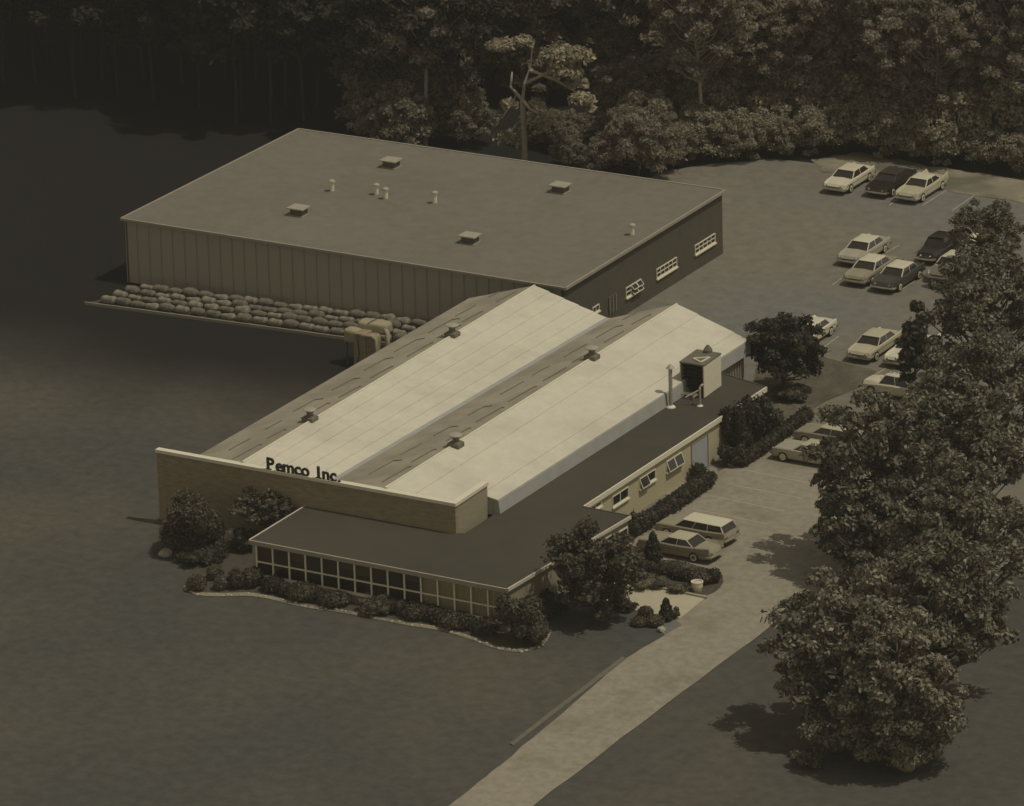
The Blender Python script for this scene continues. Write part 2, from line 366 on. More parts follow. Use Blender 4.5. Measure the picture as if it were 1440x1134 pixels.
zb = on_wall(860, 440, iB, iC).z
dmb = MB(); e = (db-da); e.z = 0; e.normalize(); ow = Vector((e.y, -e.x, 0))
dm = MB(); dm.hexa([da+ow*.05-Vector((0, 0, da.z-zb)), db+ow*.05-Vector((0, 0, db.z-zb)), db-ow*.02-Vector((0, 0, db.z-zb)), da-ow*.02-Vector((0, 0, da.z-zb))],
        [Vector((p.x, p.y, zt)) for p in (da+ow*.05, db+ow*.05, db-ow*.02, da-ow*.02)])
do = dm.build('door', M['metal_dark'], wh)
for t in (0, .5, 1):
    p = da.lerp(db, t)+ow*.08; MB().bar((p.x, p.y, zb), (p.x, p.y, zt), .07).build('door_post', M['trim_grey'], do)
# roof box vents
for k, (u, v) in enumerate([(420, 291), (550, 224), (788, 259), (661, 330)]):
    t = at(u, v, HW+.62)
    mb = MB(); mb.box(-.5, .5, -.42, .42, 0, .52); vb = mb.build('roof_vent_box', M['metal_dark'], wh, loc=(t.x, t.y, HW+.02), rz=ang)
    MB().box(-.68, .68, -.6, .6, .521, .60).build('lid', M['metal'], vb)
    MB().box(-.6, .6, -.52, .52, 0, .05).build('curb', M['trim_grey'], vb)
for u, v, h in [(467, 269, .85), (529.5, 274, .85), (542.5, 280, .85), (611.5, 286, .9), (889, 331, .85)]:
    t = at(u, v, HW+.02)
    o = MB().lathe([(.17, 0), (.17, h-.12)], n=10).build('vent_pipe', M['white'], wh, loc=t, smooth=False)
    MB().lathe([(.27, h-.13), (.25, h-.04), (.06, h+.06)], n=10).build('cap', M['metal'], o)
    MB().lathe([(.32, .005), (.2, .06)], n=10).build('flashing', M['roof_grey'], o)

# ------------------------------------------------------------------ twin gabled hall
H1, HP, HR, HE = 3.4*S, 5.802*S, 5.84*S, 4.45*S
hall = thing('factory_hall', 'long factory hall with twin gabled white roofs behind a brick parapet wall', 'factory')
PA = at(220, 632, HP); PB = at(640, 708, HP); PC = at(685, 678, HP)
yp = (PA.y+PB.y)/2
def ext(far, near, y):
    d = near-far; t = (y-far.y)/d.y; return far+d*t
def par_y(x): return PA.y+(PB.y-PA.y)*(x-PA.x)/(PB.x-PA.x)
E1f = at(660, 420, HE); E1n = at(285, 638, HE); R1f = at(752, 402, HR); R1n = at(345, 648, HR)
Vf = at(856, 449, HE); R2f = at(952, 428, HR); R2n = at(540, 688, HR); E2f = at(1053, 479, HE); E2n = at(690, 711, HE)
Vn = at(500, 659, HE)
def near_pt(f, n_):
    p = ext(f, n_, yp+.35); return ext(f, n_, par_y(p.x)+.35)
NE1, NR1, NV, NR2, NE2 = [near_pt(f, n_) for f, n_ in ((E1f, E1n), (R1f, R1n), (Vf, Vn), (R2f, R2n), (E2f, E2n))]
def slope(name, topf, topn, botf, botn, m, strips, step=.03, th=.06, ts=None, clip=None):
    """roof slope built of long overlapping strips, bottom strip lowest"""
    nrm = (topf-topn).cross(botn-topn).normalized()
    if nrm.z < 0: nrm = -nrm
    ts = ts or [k/strips for k in range(strips+1)]
    for k in range(len(ts)-1):
        t0, t1 = ts[k], ts[k+1]
        if clip and k == len(ts)-2: topn, botn = [ext(f_, n_, clip) for f_, n_ in ((topf, topn), (botf, botn))]
        a, b_ = topn.lerp(botn, t0), topf.lerp(botf, t0); c, d = topf.lerp(botf, t1), topn.lerp(botn, t1)
        o1 = nrm*(.012); o2 = nrm*(.012+step)
        mb = MB(); q = [a+o1, b_+o1, c+o2, d+o2]; q2 = [p-nrm*th for p in (a, b_, c, d)]
        if (q[1]-q[0]).cross(q[3]-q[0]).z < 0: q = q[::-1]; q2 = q2[::-1]
        mb.hexa(q2, q); mb.build(name, m, hall)
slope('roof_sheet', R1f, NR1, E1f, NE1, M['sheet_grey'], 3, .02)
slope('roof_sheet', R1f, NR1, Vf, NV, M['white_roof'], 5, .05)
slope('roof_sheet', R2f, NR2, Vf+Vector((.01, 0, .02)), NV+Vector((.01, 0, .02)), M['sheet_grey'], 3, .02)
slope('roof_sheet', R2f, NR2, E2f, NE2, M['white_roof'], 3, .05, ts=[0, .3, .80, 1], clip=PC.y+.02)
# valley gutter
mb = MB(); mb.bar(NV+Vector((-.1, 0, .07)), Vf+Vector((-.1, 0, .07)), .55, .05); mb.build('valley_gutter', M['white_roof2'], hall)
# ridge caps
mb = MB(); mb.bar(NR1+Vector((0, 0, .04)), R1f+Vector((0, 0, .04)), .14, .05); mb.build('ridge_cap', M['white'], hall)
mb = MB(); mb.bar(NR2+Vector((0, 0, .04)), R2f+Vector((0, 0, .04)), .14, .05); mb.build('ridge_cap', M['white'], hall)
# lap seams on the grey slopes
def seams(topf, topn, botf, botn, seed):
    rr = random.Random(seed); nrm = (topf-topn).cross(botn-topn).normalized()
    if nrm.z < 0: nrm = -nrm
    L = (topf-topn).length; mb = MB(); s = 1.0; row = 0
    while s < L-3:
        for r_, t in enumerate((.22, .58)):
            a0 = s+(2.2 if r_ else 0)+rr.uniform(-.3, .3); ln = 2.3+rr.uniform(-.5, .9)
            t2 = t+rr.uniform(-.04, .04)
            p = topn.lerp(topf, a0/L).lerp(botn.lerp(botf, a0/L), t2); q = topn.lerp(topf, min(1, (a0+ln)/L)).lerp(botn.lerp(botf, min(1, (a0+ln)/L)), t2-.035)
            mb.bar(p+nrm*.06, q+nrm*.06, .05, .07)
            if rr.random() < .6:
                p2 = q; q2 = p2.lerp(topn.lerp(topf, min(1, (a0+ln)/L)), .22); mb.bar(p2+nrm*.06, q2+nrm*.06, .04, .05)
        s += 4.4
    o = mb.build('lap_seam', M['seam'], hall, kind='stuff')
seams(R1f, NR1, E1f, NE1, 1); seams(R2f, NR2, Vf, NV, 2)
# eave fascia of the right slope down to the wing roof, in lengths
NE2c = ext(E2f, E2n, PC.y+.02); dv = (NE2c-E2f); L = dv.length; nseg = 5
for k in range(nseg):
    a = E2f+dv*(k/nseg); b_ = E2f+dv*((k+1)/nseg-.0002)
    MB().hexa([(a.x+.14, a.y, H1+.03), (a.x+.02, a.y, H1+.03), (b_.x+.02, b_.y, H1+.03), (b_.x+.14, b_.y, H1+.03)][::-1],
              [(a.x+.04, a.y, HE-.02), (a.x-.10, a.y, HE-.02), (b_.x-.10, b_.y, HE-.02), (b_.x+.04, b_.y, HE-.02)][::-1]).build('eave_flashing', M['white_roof2'], hall)
# hall walls
mb = MB(); wall(mb, (NE2c.x-.25, NE2c.y), (E2f.x-.25, E2f.y-.3), 0, HE-.1, .2); mb.build('side_wall', M['trim_grey'], hall)
mb = MB(); wall(mb, (E1f.x+.25, E1f.y-.3), (NE1.x+.25, NE1.y), 0, HE-.1, .2); mb.build('side_wall', M['brick'], hall)
for a, r_, b_ in ((E1f, R1f, Vf), (Vf, R2f, E2f)):
    q = [(a.x+.25, a.y-.3, 0), (b_.x-.25, b_.y-.3, 0), (b_.x-.25, b_.y-.3, HE-.1), (r_.x, r_.y-.3, HR-.1), (a.x+.25, a.y-.3, HE-.1)]
    mb = MB(); mb.poly(q, True); mb.poly([(x, y-.15, z) for x, y, z in q])
    mb.build('gable_wall', M['brick'], hall)
for a, r_, b_ in ((NE1, NR1, NV), (NV, NR2, Vector((PB.x-.4, NE2.y, NE2.z)))):
    q = [(a.x+.02, a.y+.02, 2.), (b_.x-.02, b_.y+.02, 2.), (b_.x-.02, b_.y+.02, HE-.03), (r_.x, r_.y+.02, HR-.03), (a.x+.02, a.y+.02, HE-.03)]
    mb = MB(); mb.poly(q, True); mb.poly([(x, y-.1, z) for x, y, z in q]); mb.build('gable_wall', M['white_roof'], hall)
_e = ext(E2f, E2n, PC.y+.03)
MB().hexa([(PC.x-.35, PC.y+.03, H1-.1), (_e.x+.02, PC.y+.03, H1-.1), (_e.x+.02, PC.y+.10, H1-.1), (PC.x-.35, PC.y+.10, H1-.1)],
          [(PC.x-.35, PC.y+.03, HE+.1), (_e.x-.05, PC.y+.03, HE-.06), (_e.x-.05, PC.y+.10, HE-.06), (PC.x-.35, PC.y+.10, HE+.1)]).build('eave_end', M['white_roof2'], hall)
# corrugated cladding on the exposed end of the side wall
mb = MB()
for k in range(14):
    y = E2f.y-.5-k*.38; mb.box(E2f.x-.24, E2f.x-.17, y-.12, y+.04, .05, HE-.15)
mb.build('cladding_rib', M['trim_grey'], hall, kind='stuff')
# brick parapet wall with return
dP = (PB-PA).normalized(); sP = Vector((-dP.y, dP.x, 0))
th = .32
mb = MB(); mb.prism([(PA.x, PA.y), (PB.x, PB.y), (PB.x+sP.x*th, PB.y+sP.y*th), (PA.x+sP.x*th, PA.y+sP.y*th)], 0, HP-.22); mb.build('parapet_wall', M['brick'], hall)
dR = (PC-PB).normalized(); sR = Vector((-dR.y, dR.x, 0))
q0 = PB+dP*0
mb = MB(); a = PB+sP*th; c2 = PC
mb.prism([(a.x-.003+.003, a.y), (a.x, a.y), (c2.x, c2.y), (c2.x+sR.x*th, c2.y+sR.y*th), (a.x+sR.x*th, a.y)], 0, HP-.22)
mb.build('parapet_return', M['brick_pale'], hall)
mb = MB(); o_ = .07
a = PA-dP*o_-sP*o_; b_ = PB+dP*o_-sP*o_; mb.prism([(a.x, a.y), (b_.x, b_.y), ((PB+sP*(th+o_)).x+o_, (PB+sP*(th+o_)).y), ((PA+sP*(th+o_)-dP*o_).x, (PA+sP*(th+o_)-dP*o_).y)], HP-.22, HP)
mb.build('coping', M['white'], hall)
mb = MB(); a = PB+sP*(th+o_+.01)+Vector((o_, 0, 0)); mb.prism([(a.x, a.y), (PC.x+o_, PC.y+.05), (PC.x-th-o_, PC.y+.05), (a.x-th-o_*2, a.y)], HP-.22, HP); mb.build('coping', M['white'], hall)
# sign letters standing on the coping
def glyph(ch, size):
    cu = bpy.data.curves.new('letter', 'FONT'); cu.body = ch; cu.size = size; cu.extrude = .05; cu.offset = size*.028; cu.resolution_u = 4
    o = bpy.data.objects.new('tmp', cu); COL.objects.link(o); bpy.context.view_layer.update()
    me = bpy.data.meshes.new_from_object(o.evaluated_get(bpy.context.evaluated_depsgraph_get())); wd = o.dimensions.x
    bpy.data.objects.remove(o); me.materials.append(M['letter']); return me, wd
angP = math.atan2(dP.y, dP.x)
LET = [('P', 376.5), ('e', 389.5), ('m', 399.5), ('c', 416), ('o', 425.5), ('I', 447.5), ('n', 455), ('c', 466), ('.', 476.5)]
for ch, u in LET:
    me, wd = glyph(ch, 1.18)
    t = (u-220)/(640-220)
    p = PA.lerp(PB, t)
    o = link('sign_letter', me, hall, loc=(p.x+sP.x*.05, p.y+sP.y*.05, HP-.02)); o.rotation_euler = (math.pi/2, 0, angP)
    if ch in 'PI':                                                      # slab feet of the capitals
        f = MB(); f.box(-.02, .40 if ch == 'P' else .42, 0.0, .07, -.052, .052) if ch == 'P' else f.box(-.06, .36, 0, .08, -.052, .052)
        fo = f.build('letter_foot', M['letter'], o, loc=(0, 0, 0))
# ridge ventilators
for k, (u, v) in enumerate([(436, 591), (636, 472), (641, 627), (832.5, 504)]):
    t = at(u, v, HR)
    bb = MB(); bb.box(-.42, .42, -.40, .40, -.22, .22); bb.hexa([(-.42, -.40, .22), (.42, -.40, .22), (.42, .40, .22), (-.42, .40, .22)], [(-.22, -.2, .36), (.22, -.2, .36), (.22, .2, .36), (-.22, .2, .36)])
    vb = bb.build('roof_ventilator', M['kerb'], hall, loc=(t.x, t.y, HR), rz=ang)
    MB().lathe([(.24, .30), (.21, .50), (.30, .66), (.42, .72)], n=14).build('throat', M['kerb'], vb)
    MB().lathe([(.44, .721), (.46, .77), (.40, .82), (.05, .86)], n=16).build('cap', M['metal'], vb, smooth=False)

# ------------------------------------------------------------------ office and wing
off = thing('office_building', 'low flat roofed office with long window band and side wing', 'office building')
O1 = at(350, 760, H1); O2 = at(713, 829, H1); O3 = at(887, 726, H1); O4 = at(820, 713, H1); O5 = at(1078, 545, H1); O6 = at(1003, 521.5, H1)
J1 = at(684, 723, H1); J2 = at(641, 750, H1); J3 = at(430, 711, H1)
roofp = [O1, O2, O3, O4, O5, O6, Vector((NE2.x-.2, NE2.y, 0)), Vector((PB.x-.1, PB.y+.15, 0)), Vector((J3.x, par_y(J3.x)+.15, 0))]
MB().prism([(p.x, p.y) for p in roofp], H1-.12, H1).build('roof', M['roof_dark'], off)
# roof edge fascias
def fascia(p, q, m, dz=.0, hgt=.26, wd=.10, lift=.03):
    MB().bar(p+Vector((0, 0, lift-hgt/2+dz)), q+Vector((0, 0, lift-hgt/2+dz)), wd, hgt).build('fascia', m, off)
fascia(O1, O2, M['trim_grey'], hgt=.28, wd=.14)
fascia(O2+Vector((0, .08, 0)), O3, M['coping'], hgt=.22)
fascia(O3, O4, M['metal_dark'], hgt=.12, lift=.04)
fascia(O4+Vector((.02, .06, 0)), O5, M['white'], hgt=.34, lift=.05)
fascia(O5, O6, M['metal_dark'], hgt=.14, lift=.05)
fascia(O1+Vector((0, .08, 0)), J3, M['coping'], hgt=.18)
zw = H1-.125
W1 = O1+Vector((.15, .12, 0)); W2 = O2+Vector((-.15, .12, 0)); W3 = O3+Vector((-.15, -.12, 0)); W4 = O4+Vector((-.15, -.12, 0)); W5 = O5+Vector((-.15, -.15, 0))
mb = MB(); wall(mb, W2+Vector((0, .1, 0)), W3, 0, zw, .2); mb.build('side_wall', M['brick_pale'], off)
mb = MB(); wall(mb, W3+Vector((-.21, -.2, 0)), W4+Vector((0, -.2, 0)), 0, zw, .2); mb.build('back_wall', M['wall_cream'], off)
mb = MB(); wall(mb, W4+Vector((0, -.19, 0)), W5, 0, zw, .2); mb.build('wing_wall', M['wall_cream'], off)
mb = MB(); wall(mb, W5+Vector((-.21, -.2, 0)), Vector((O6.x, O6.y-.25, 0)), 0, zw, .2); mb.build('end_wall', M['wall_cream'], off)
mb = MB(); wall(mb, Vector((J3.x+.2, par_y(J3.x)-.02, 0)), W1, 0, zw, .2); mb.build('end_wall', M['brick_pale'], off)
# front: knee wall, posts and the grid of panes
zs, zt = H1-2.32, H1-.26
dW = (W2-W1).normalized(); LW = (W2-W1).length; nW = Vector((dW.y, -dW.x, 0))
mb = MB(); wall(mb, W1, W2, 0, zs-.02, .25); mb.build('knee_wall', M['brick_pale'], off)
mb = MB(); wall(mb, W1+dW*.0, W1+dW*.32, zs-.01, zw, .25); mb.build('corner_post', M['trim_grey'], off)
# interior: back partition and floor seen through the panes
mb = MB(); wall(mb, W1+Vector((.3, 2.6, 0)), W2+Vector((-.4, 2.6, 0)), .02, zw-.01, .1); mb.build('inner_partition', M['interior'], off)
mb = MB(); mb.prism([(W1.x+.3, W1.y+.3), (W2.x-.3, W2.y+.3), (W2.x-.3, W2.y+2.5), (W1.x+.3, W1.y+2.5)], .02, .3); mb.build('floor', M['interior'], off)
t0 = .34; nb = 15; bw_ = (LW-t0-.08)/nb
zm = zs+(zt-zs)*.45
def fp(t, z, off_=.02): p = W1+dW*t+nW*off_; return (p.x, p.y, z)
fr = MB()
fr.bar(fp(t0-.05, zs, .03), fp(LW, zs, .03), .18, .16); fr.bar(fp(t0, zm), fp(LW, zm), .08, .09); fr.bar(fp(t0, zt+.03), fp(LW, zt+.03), .07, .08)
win = fr.build('window_band', M['white'], off)
for k in range(nb+1):
    MB().bar(fp(t0+bw_*k, zs, .032), fp(t0+bw_*k, zt, .032), .10, .08).build('mullion', M['white'], win)
for k in range(nb):
    for (za, zb_) in ((zs+.07, zm-.03), (zm+.03, zt-.01)):
        a, b_ = t0+bw_*k+.035, t0+bw_*(k+1)-.035
        MB().hexa([fp(a, za, .01), fp(b_, za, .01), fp(b_, za, -.01), fp(a, za, -.01)], [fp(a, zb_, .01), fp(b_, zb_, .01), fp(b_, zb_, -.01), fp(a, zb_, -.01)]).build('pane', M['glass'], win)
    if k >= 10:
        cu = MB(); m_ = 10
        for j in range(m_):
            a, b_ = t0+bw_*(k+j/m_), t0+bw_*(k+(j+1)/m_); o1 = -.14-.05*(j % 2); o2 = -.14-.05*((j+1) % 2)
            cu.poly([fp(a, zs, o1), fp(b_, zs, o2), fp(b_, zt, o2), fp(a, zt, o1)])
        cu.build('curtain', M['curtain'], win)
    elif k in (2, 5, 6, 9):
        cu = MB(); dz = R.uniform(.5, 1.0); cu.poly([fp(t0+bw_*k+.04, zt-dz, -.12), fp(t0+bw_*(k+1)-.04, zt-dz, -.12), fp(t0+bw_*(k+1)-.04, zt, -.12), fp(t0+bw_*k+.04, zt, -.12)])
        cu.build('roller_blind', M['metal_dark'], win)
# wing windows and door
wA, wB = W4+Vector((0, -.19, 0)), W5
for px0, px1, tl in (((861, 713, 699), (883, 699, 684.5), None), ((899, 686.5, 674), (921, 673.5, 659.5), (0,)), ((937, 664, 650), (958, 650, 635.5), (0, 1)), ((829, 718, 713), (845, 713, 706), None)):
    win_px(off, wA, wB, px0, px1, 2, 1, tl)
win_px(off, wA, wB, (1058, 580, 567), (1072, 571, 559), 2, 1)
dA = on_wall(973, 668, wA, wB); dB = on_wall(995, 654, wA, wB); ztop = (on_wall(973, 624, wA, wB).z+on_wall(995, 611, wA, wB).z)/2
e = (dB-dA); e.z = 0; e.normalize(); ow = Vector((e.y, -e.x, 0))
def quadbox(p, q, z0, z1, o1, o2):
    return MB().hexa([(p.x+ow.x*o1, p.y+ow.y*o1, z0), (q.x+ow.x*o1, q.y+ow.y*o1, z0), (q.x+ow.x*o2, q.y+ow.y*o2, z0), (p.x+ow.x*o2, p.y+ow.y*o2, z0)],
                     [(p.x+ow.x*o1, p.y+ow.y*o1, z1), (q.x+ow.x*o1, q.y+ow.y*o1, z1), (q.x+ow.x*o2, q.y+ow.y*o2, z1), (p.x+ow.x*o2, p.y+ow.y*o2, z1)])
dr = quadbox(dA, dB, .05, ztop, .02, -.01).build('door', M['door'], off)
fr = MB()
for p in (dA-e*.05, dB+e*.05): fr.bar((p.x+ow.x*.03, p.y+ow.y*.03, .05), (p.x+ow.x*.03, p.y+ow.y*.03, ztop+.05), .08)
p, q = dA-e*.05+ow*.03, dB+e*.05+ow*.03; fr.bar((p.x, p.y, ztop+.05), (q.x, q.y, ztop+.05), .08); fr.build('door_frame', M['trim_grey'], dr)
p = dA+e*.2+ow*.06; MB().lathe([(.03, 0), (.05, .05), (.03, .1)], c=(p.x, p.y, 1.0), n=8).build('handle', M['chrome'], dr)
# side entrance and window of the office end
win_px(off, W2+Vector((0, .1, 0)), W3, (871, 765, 748), (882, 757, 741), 1, 1)
win_px(off, W2+Vector((0, .1, 0)), W3, (846, 775, 760), (862, 766, 751), 2, 1)
en = MB(); pA = on_wall(822, 800, W2+Vector((0, .1, 0)), W3); pB = on_wall(838, 792, W2+Vector((0, .1, 0)), W3)
e = (pB-pA); e.z = 0; e.normalize(); ow = Vector((e.y, -e.x, 0))
dr2 = quadbox(pA, pB, .08, 2.2, .03, 0).build('door', M['dark_glass'], off)
quadbox(pA-e*.08, pB+e*.08, 2.2, 2.3, .08, 0).build('lintel', M['white'], dr2)

# wing roof equipment
cool = thing('cooling_tower', 'boxy cooling unit with white side panel and dark open front on the wing roof', 'cooling unit', loc=(0, 0, 0))
c1 = at(990.5, 560.5, H1+.02); c2 = at(1014.5, 543, H1+.02); c3 = c1+Vector((-1.85, 0.0, 0))
dd = (c2-c1); c4 = c3+dd
z0, z1 = H1+.45, H1+2.3
def pr(ps, z0_, z1_, nm, m, par=cool): return MB().prism([(p.x, p.y) for p in ps], z0_, z1_).build(nm, m, par)
ux = Vector((1, 0, 0)); uy = dd.normalized()
pr([c1-ux*.08, c1, c2, c2-ux*.08], H1+.05, z1, 'side_panel', M['white'])
pr([c3, c3+ux*.08, c4+ux*.08, c4], H1+.05, z1, 'side_panel', M['metal'])
pr([c4+ux*.09-uy*.06, c2-ux*.09-uy*.06, c2-ux*.09, c4+ux*.09], H1+.05, z1, 'back_panel', M['metal_dark'])
pr([c3-ux*.02-uy*.02, c1+ux*.02-uy*.02, c2+ux*.02+uy*.02, c4-ux*.02+uy*.02], z1+.003, z1+.09, 'top', M['kerb'])
mb = MB()
for k in range(6):
    z = z0+.15+k*.28; a = c3+ux*.1+uy*.35; b_ = c1-ux*.1+uy*.35; mb.bar((a.x, a.y, z), (b_.x, b_.y, z), .25, .03)
mb.build('baffle', M['rubber'], cool)
pr([c3+ux*.1+uy*.6, c1-ux*.1+uy*.6, c1-ux*.1+uy*.65, c3+ux*.1+uy*.65], H1+.3, z1, 'inner_wall', M['rubber'])
mb = MB(); tz = z1+.15
a, b_, c_ = c1-ux*1.2+uy*.8, c1-ux*.25+uy*1.5, c1-ux*.4+uy*.35
for p, q in ((a, b_), (b_, c_), (c_, a)): mb.bar((p.x, p.y, tz), (q.x, q.y, tz), .09, .08)
mb.build('lifting_bracket', M['white'], cool)
p = c2-ux*.9-uy*.2; MB().lathe([(.32, 0), (.32, .18), (.1, .5)], c=(p.x, p.y, z1+.09), n=10).build('fan_cowl', M['kerb'], cool)
mb = MB()
for k in range(3):
    a = c3-uy*(.1+.22*k); b_ = c1-ux*.5-uy*(.1+.22*k); mb.bar((a.x, a.y, H1+.30), (b_.x, b_.y, H1+.30), .07, .07)
for t in (0, 1):
    a = c3.lerp(c1-ux*.5, t); mb.bar((a.x, a.y, H1+.23), (a.x, a.y-.7, H1+.23), .08)
    mb.bar((a.x, a.y-.6, H1), (a.x, a.y-.6, H1+.28), .07)
mb.build('drip_frame', M['metal'], cool)
cool.location = (0, 0, 0)
def recentre(root, p):
    """move an empty to p keeping its children where they are"""
    root.location = p
    for ch in root.children: ch.location = Vector(ch.location)-Vector(p)
recentre(cool, (c1+c4)/2)
st = at(943.5, 573, H1+.005)
s_ = thing('exhaust_stack', 'tall slender exhaust stack with conical cap on the wing roof', 'chimney pipe', loc=st)
MB().lathe([(.33, 0), (.30, .06), (.17, .16)], n=12).build('flashing', M['white'], s_)
MB().lathe([(.135, .1), (.135, 2.75)], n=12).build('pipe', M['metal'], s_)
MB().lathe([(.30, 2.80), (.28, 2.84), (.04, 3.08)], n=12).build('cap', M['metal'], s_)
sp = at(984.5, 571, H1+.005)
s_ = thing('elbow_pipe', 'short bent pipe with slanting brace standing in front of the cooling unit', 'pipe', loc=sp)
MB().lathe([(.22, 0), (.10, .10)], n=10).build('flashing', M['white'], s_)
MB().tube([(0, 0, .05), (0, 0, 1.25), (.03, .12, 1.38), (.05, .35, 1.42)], .085).build('pipe', M['metal'], s_)
MB().tube([(-.02, -.02, 1.15), (-.95, -.25, .55)], .05, 6).build('brace', M['white'], s_)

# ------------------------------------------------------------------ sacks beside the warehouse on a long timber platform
pf = [at(119, 429), at(490, 479), at(600, 494), at(640, 452), at(560, 452), at(178, 402), at(160, 401)]
fr0, fr1 = at(119, 429, .0), at(600, 494, .0)
dF = (fr1-fr0).normalized(); LF = (fr1-fr0).length; aF = math.atan2(dF.y, dF.x)
plat = thing('timber_platform', 'long low timber platform carrying sacks beside the warehouse panel wall', 'platform', loc=fr0, rz=aF)
MB().box(0, LF, 0, .12, 0, .22).build('edge_beam', M['timber'], plat)
MB().prism([(.2, .121), (LF, .121), (LF, 4.2), (2.5, 4.2)], .02, .16).build('deck', M['soilbed'], plat)
def sack_mesh(seed, L_, r_):
    rr = random.Random(seed); ph = [rr.uniform(0, 6.28) for _ in range(5)]; mb = MB(); n_, m_ = 10, 9
    for i in range(m_+1):
        t = i/m_; x = (t-.5)*L_; pr_ = r_*(max(0, 1-abs(2*t-1)**3.2))**.5*(1+.10*math.sin(9*t+ph[0]))+.015
        for j in range(n_):
            a = 2*math.pi*j/n_; k = 1+.10*math.sin(3*a+ph[1]+4*t)+.06*math.sin(5*a+ph[2])
            mb.v.append((x, math.cos(a)*pr_*k, r_*.8+math.sin(a)*pr_*k*.85))
    for i in range(m_):
        for j in range(n_): mb.f.append([i*n_+j, i*n_+(j+1) % n_, (i+1)*n_+(j+1) % n_, (i+1)*n_+j])
    mb.f.append(list(range(n_))[::-1]); mb.f.append([m_*n_+j for j in range(n_)])
    me = mb.mesh('sack', M['bale'] if seed % 2 else M['bale2'])
    for p in me.polygons: p.use_smooth = True
    return me
SK = [sack_mesh(k, 1.22+.08*(k % 3), .30+.02*(k % 2)) for k in range(6)]
rows = [('front', .62, 1.0, 'sack in the front row on the timber platform'), ('second', 1.55, 1.4, 'sack in the second row from the platform edge'),
        ('third', 2.45, 1.9, 'sack in the third row from the platform edge'), ('back', 3.4, 2.6, 'sack in the back row against the warehouse panel wall')]
bins = {}
for ri, (nm, off_y, x0, lab) in enumerate(rows):
    x = x0+.2
    while x < LF-.5:
        L_ = 1.22
        loc = fr0+Matrix.Rotation(aF, 4, 'Z')@Vector((x+.5, off_y+R.uniform(-.08, .08), .15+ri*.10))
        o = link('sack', R.choice(SK), loc=loc, rz=aF+R.uniform(-.07, .07)); s0 = R.uniform(.8, 1.2); o.scale = (1, s0, s0*R.uniform(.92, 1.15))
        o.rotation_euler.x = 0
        tag(o, 'lumpy pale '+lab, 'sack', 'sacks in the '+nm+' row beside the warehouse')
        x += L_*R.uniform(.97, 1.08)
# tarpaulin covered machine
mp = at(513, 519, 0)
mc = thing('covered_machine', 'canvas covered machine standing at the end of the sack platform', 'machine', loc=mp, rz=aF)
def soft_box(x0, x1, y0, y1, z0, z1, seed, top=.85, lump=.05):
    rr = random.Random(seed); mb = MB(); nx = 12; rings = 6; i0 = 0
    cx, cy = (x0+x1)/2, (y0+y1)/2; hx, hy = (x1-x0)/2, (y1-y0)/2
    for r_ in range(rings+1):
        t = r_/rings; z = z0+(z1-z0)*min(1, t*1.15); k = 1 if t < .8 else 1-(t-.8)*1.0
        for q in range(nx*2):
            a = 2*math.pi*q/(nx*2); c, s = math.cos(a), math.sin(a); p = 4
            rad = 1/((abs(c)**p+abs(s)**p)**(1/p)); w_ = 1+lump*math.sin(5*a+seed+2*t)+rr.uniform(-lump, lump)*.3
            mb.v.append((cx+hx*c*rad*k*w_*(1-(1-top)*t), cy+hy*s*rad*k*w_*(1-(1-top)*t), z+rr.uniform(-.02, .02)))
    N = nx*2
    for r_ in range(rings):
        for q in range(N): mb.f.append([r_*N+q, r_*N+(q+1) % N, (r_+1)*N+(q+1) % N, (r_+1)*N+q])
    mb.f.append([rings*N+q for q in range(N)]); mb.f.append([q for q in range(N)][::-1]); return mb
bx = lambda x0, x1, y0, y1, z0, z1, nm, m, par=mc: MB().hexa([(x0, y0, z0), (x1, y0, z0), (x1, y1, z0), (x0, y1, z0)], [(x0+.06, y0+.06, z1), (x1-.06, y0+.06, z1), (x1-.06, y1-.06, z1), (x0+.06, y1-.06, z1)]).build(nm, m, par)
bx(-.75, .25, -.2, 1.1, 0, 2.6, 'dark_body', M['brick'])
soft_box(-.2, 1.05, -.1, .9, .2, 2.5, 3, .95, .02).build('canvas_body', M['brick'], mc, smooth=True)
soft_box(-1.15, 1.35, .9, 2.2, 2.35, 3.05, 5, .94, .02).build('canvas_roof', M['canvas'], mc, smooth=True)
soft_box(-1.75, -.55, .1, 1.2, 1.75, 2.65, 8, .92, .02).build('canvas_hood', M['canvas'], mc, smooth=True)
MB().tube([(-.2, -.1, 2.45), (.75, -.15, 2.55), (1.0, -.15, 2.35), (1.02, -.15, 0)], .13, 10).build('wrapped_pipe', M['canvas'], mc, smooth=True)
MB().tube([(1.2, 1.0, 2.7), (1.55, .7, 2.6), (1.6, .5, 2.0), (1.6, .5, 0)], .17, 10).build('wrapped_pipe', M['canvas'], mc, smooth=True)
for x, y, z in ((-1.5, .3, 1.8), (-.7, 1.1, 1.8), (-1., 2.05, 2.4), (1.2, 2.05, 2.4)): MB().bar((x, y, 0), (x, y, z), .1).build('support_leg', M['metal_dark'], mc)
MB().tube([(-.1, .92, 3.06), (.0, 1.5, 3.10), (.05, 2.15, 3.05)], .04, 6).build('strap', M['metal_dark'], mc)
MB().tube([(-.45, -.24, .4), (-.3, -.2, 1.2), (-.42, -.16, 2.5)], .05, 6).build('strap', M['metal_dark'], mc)
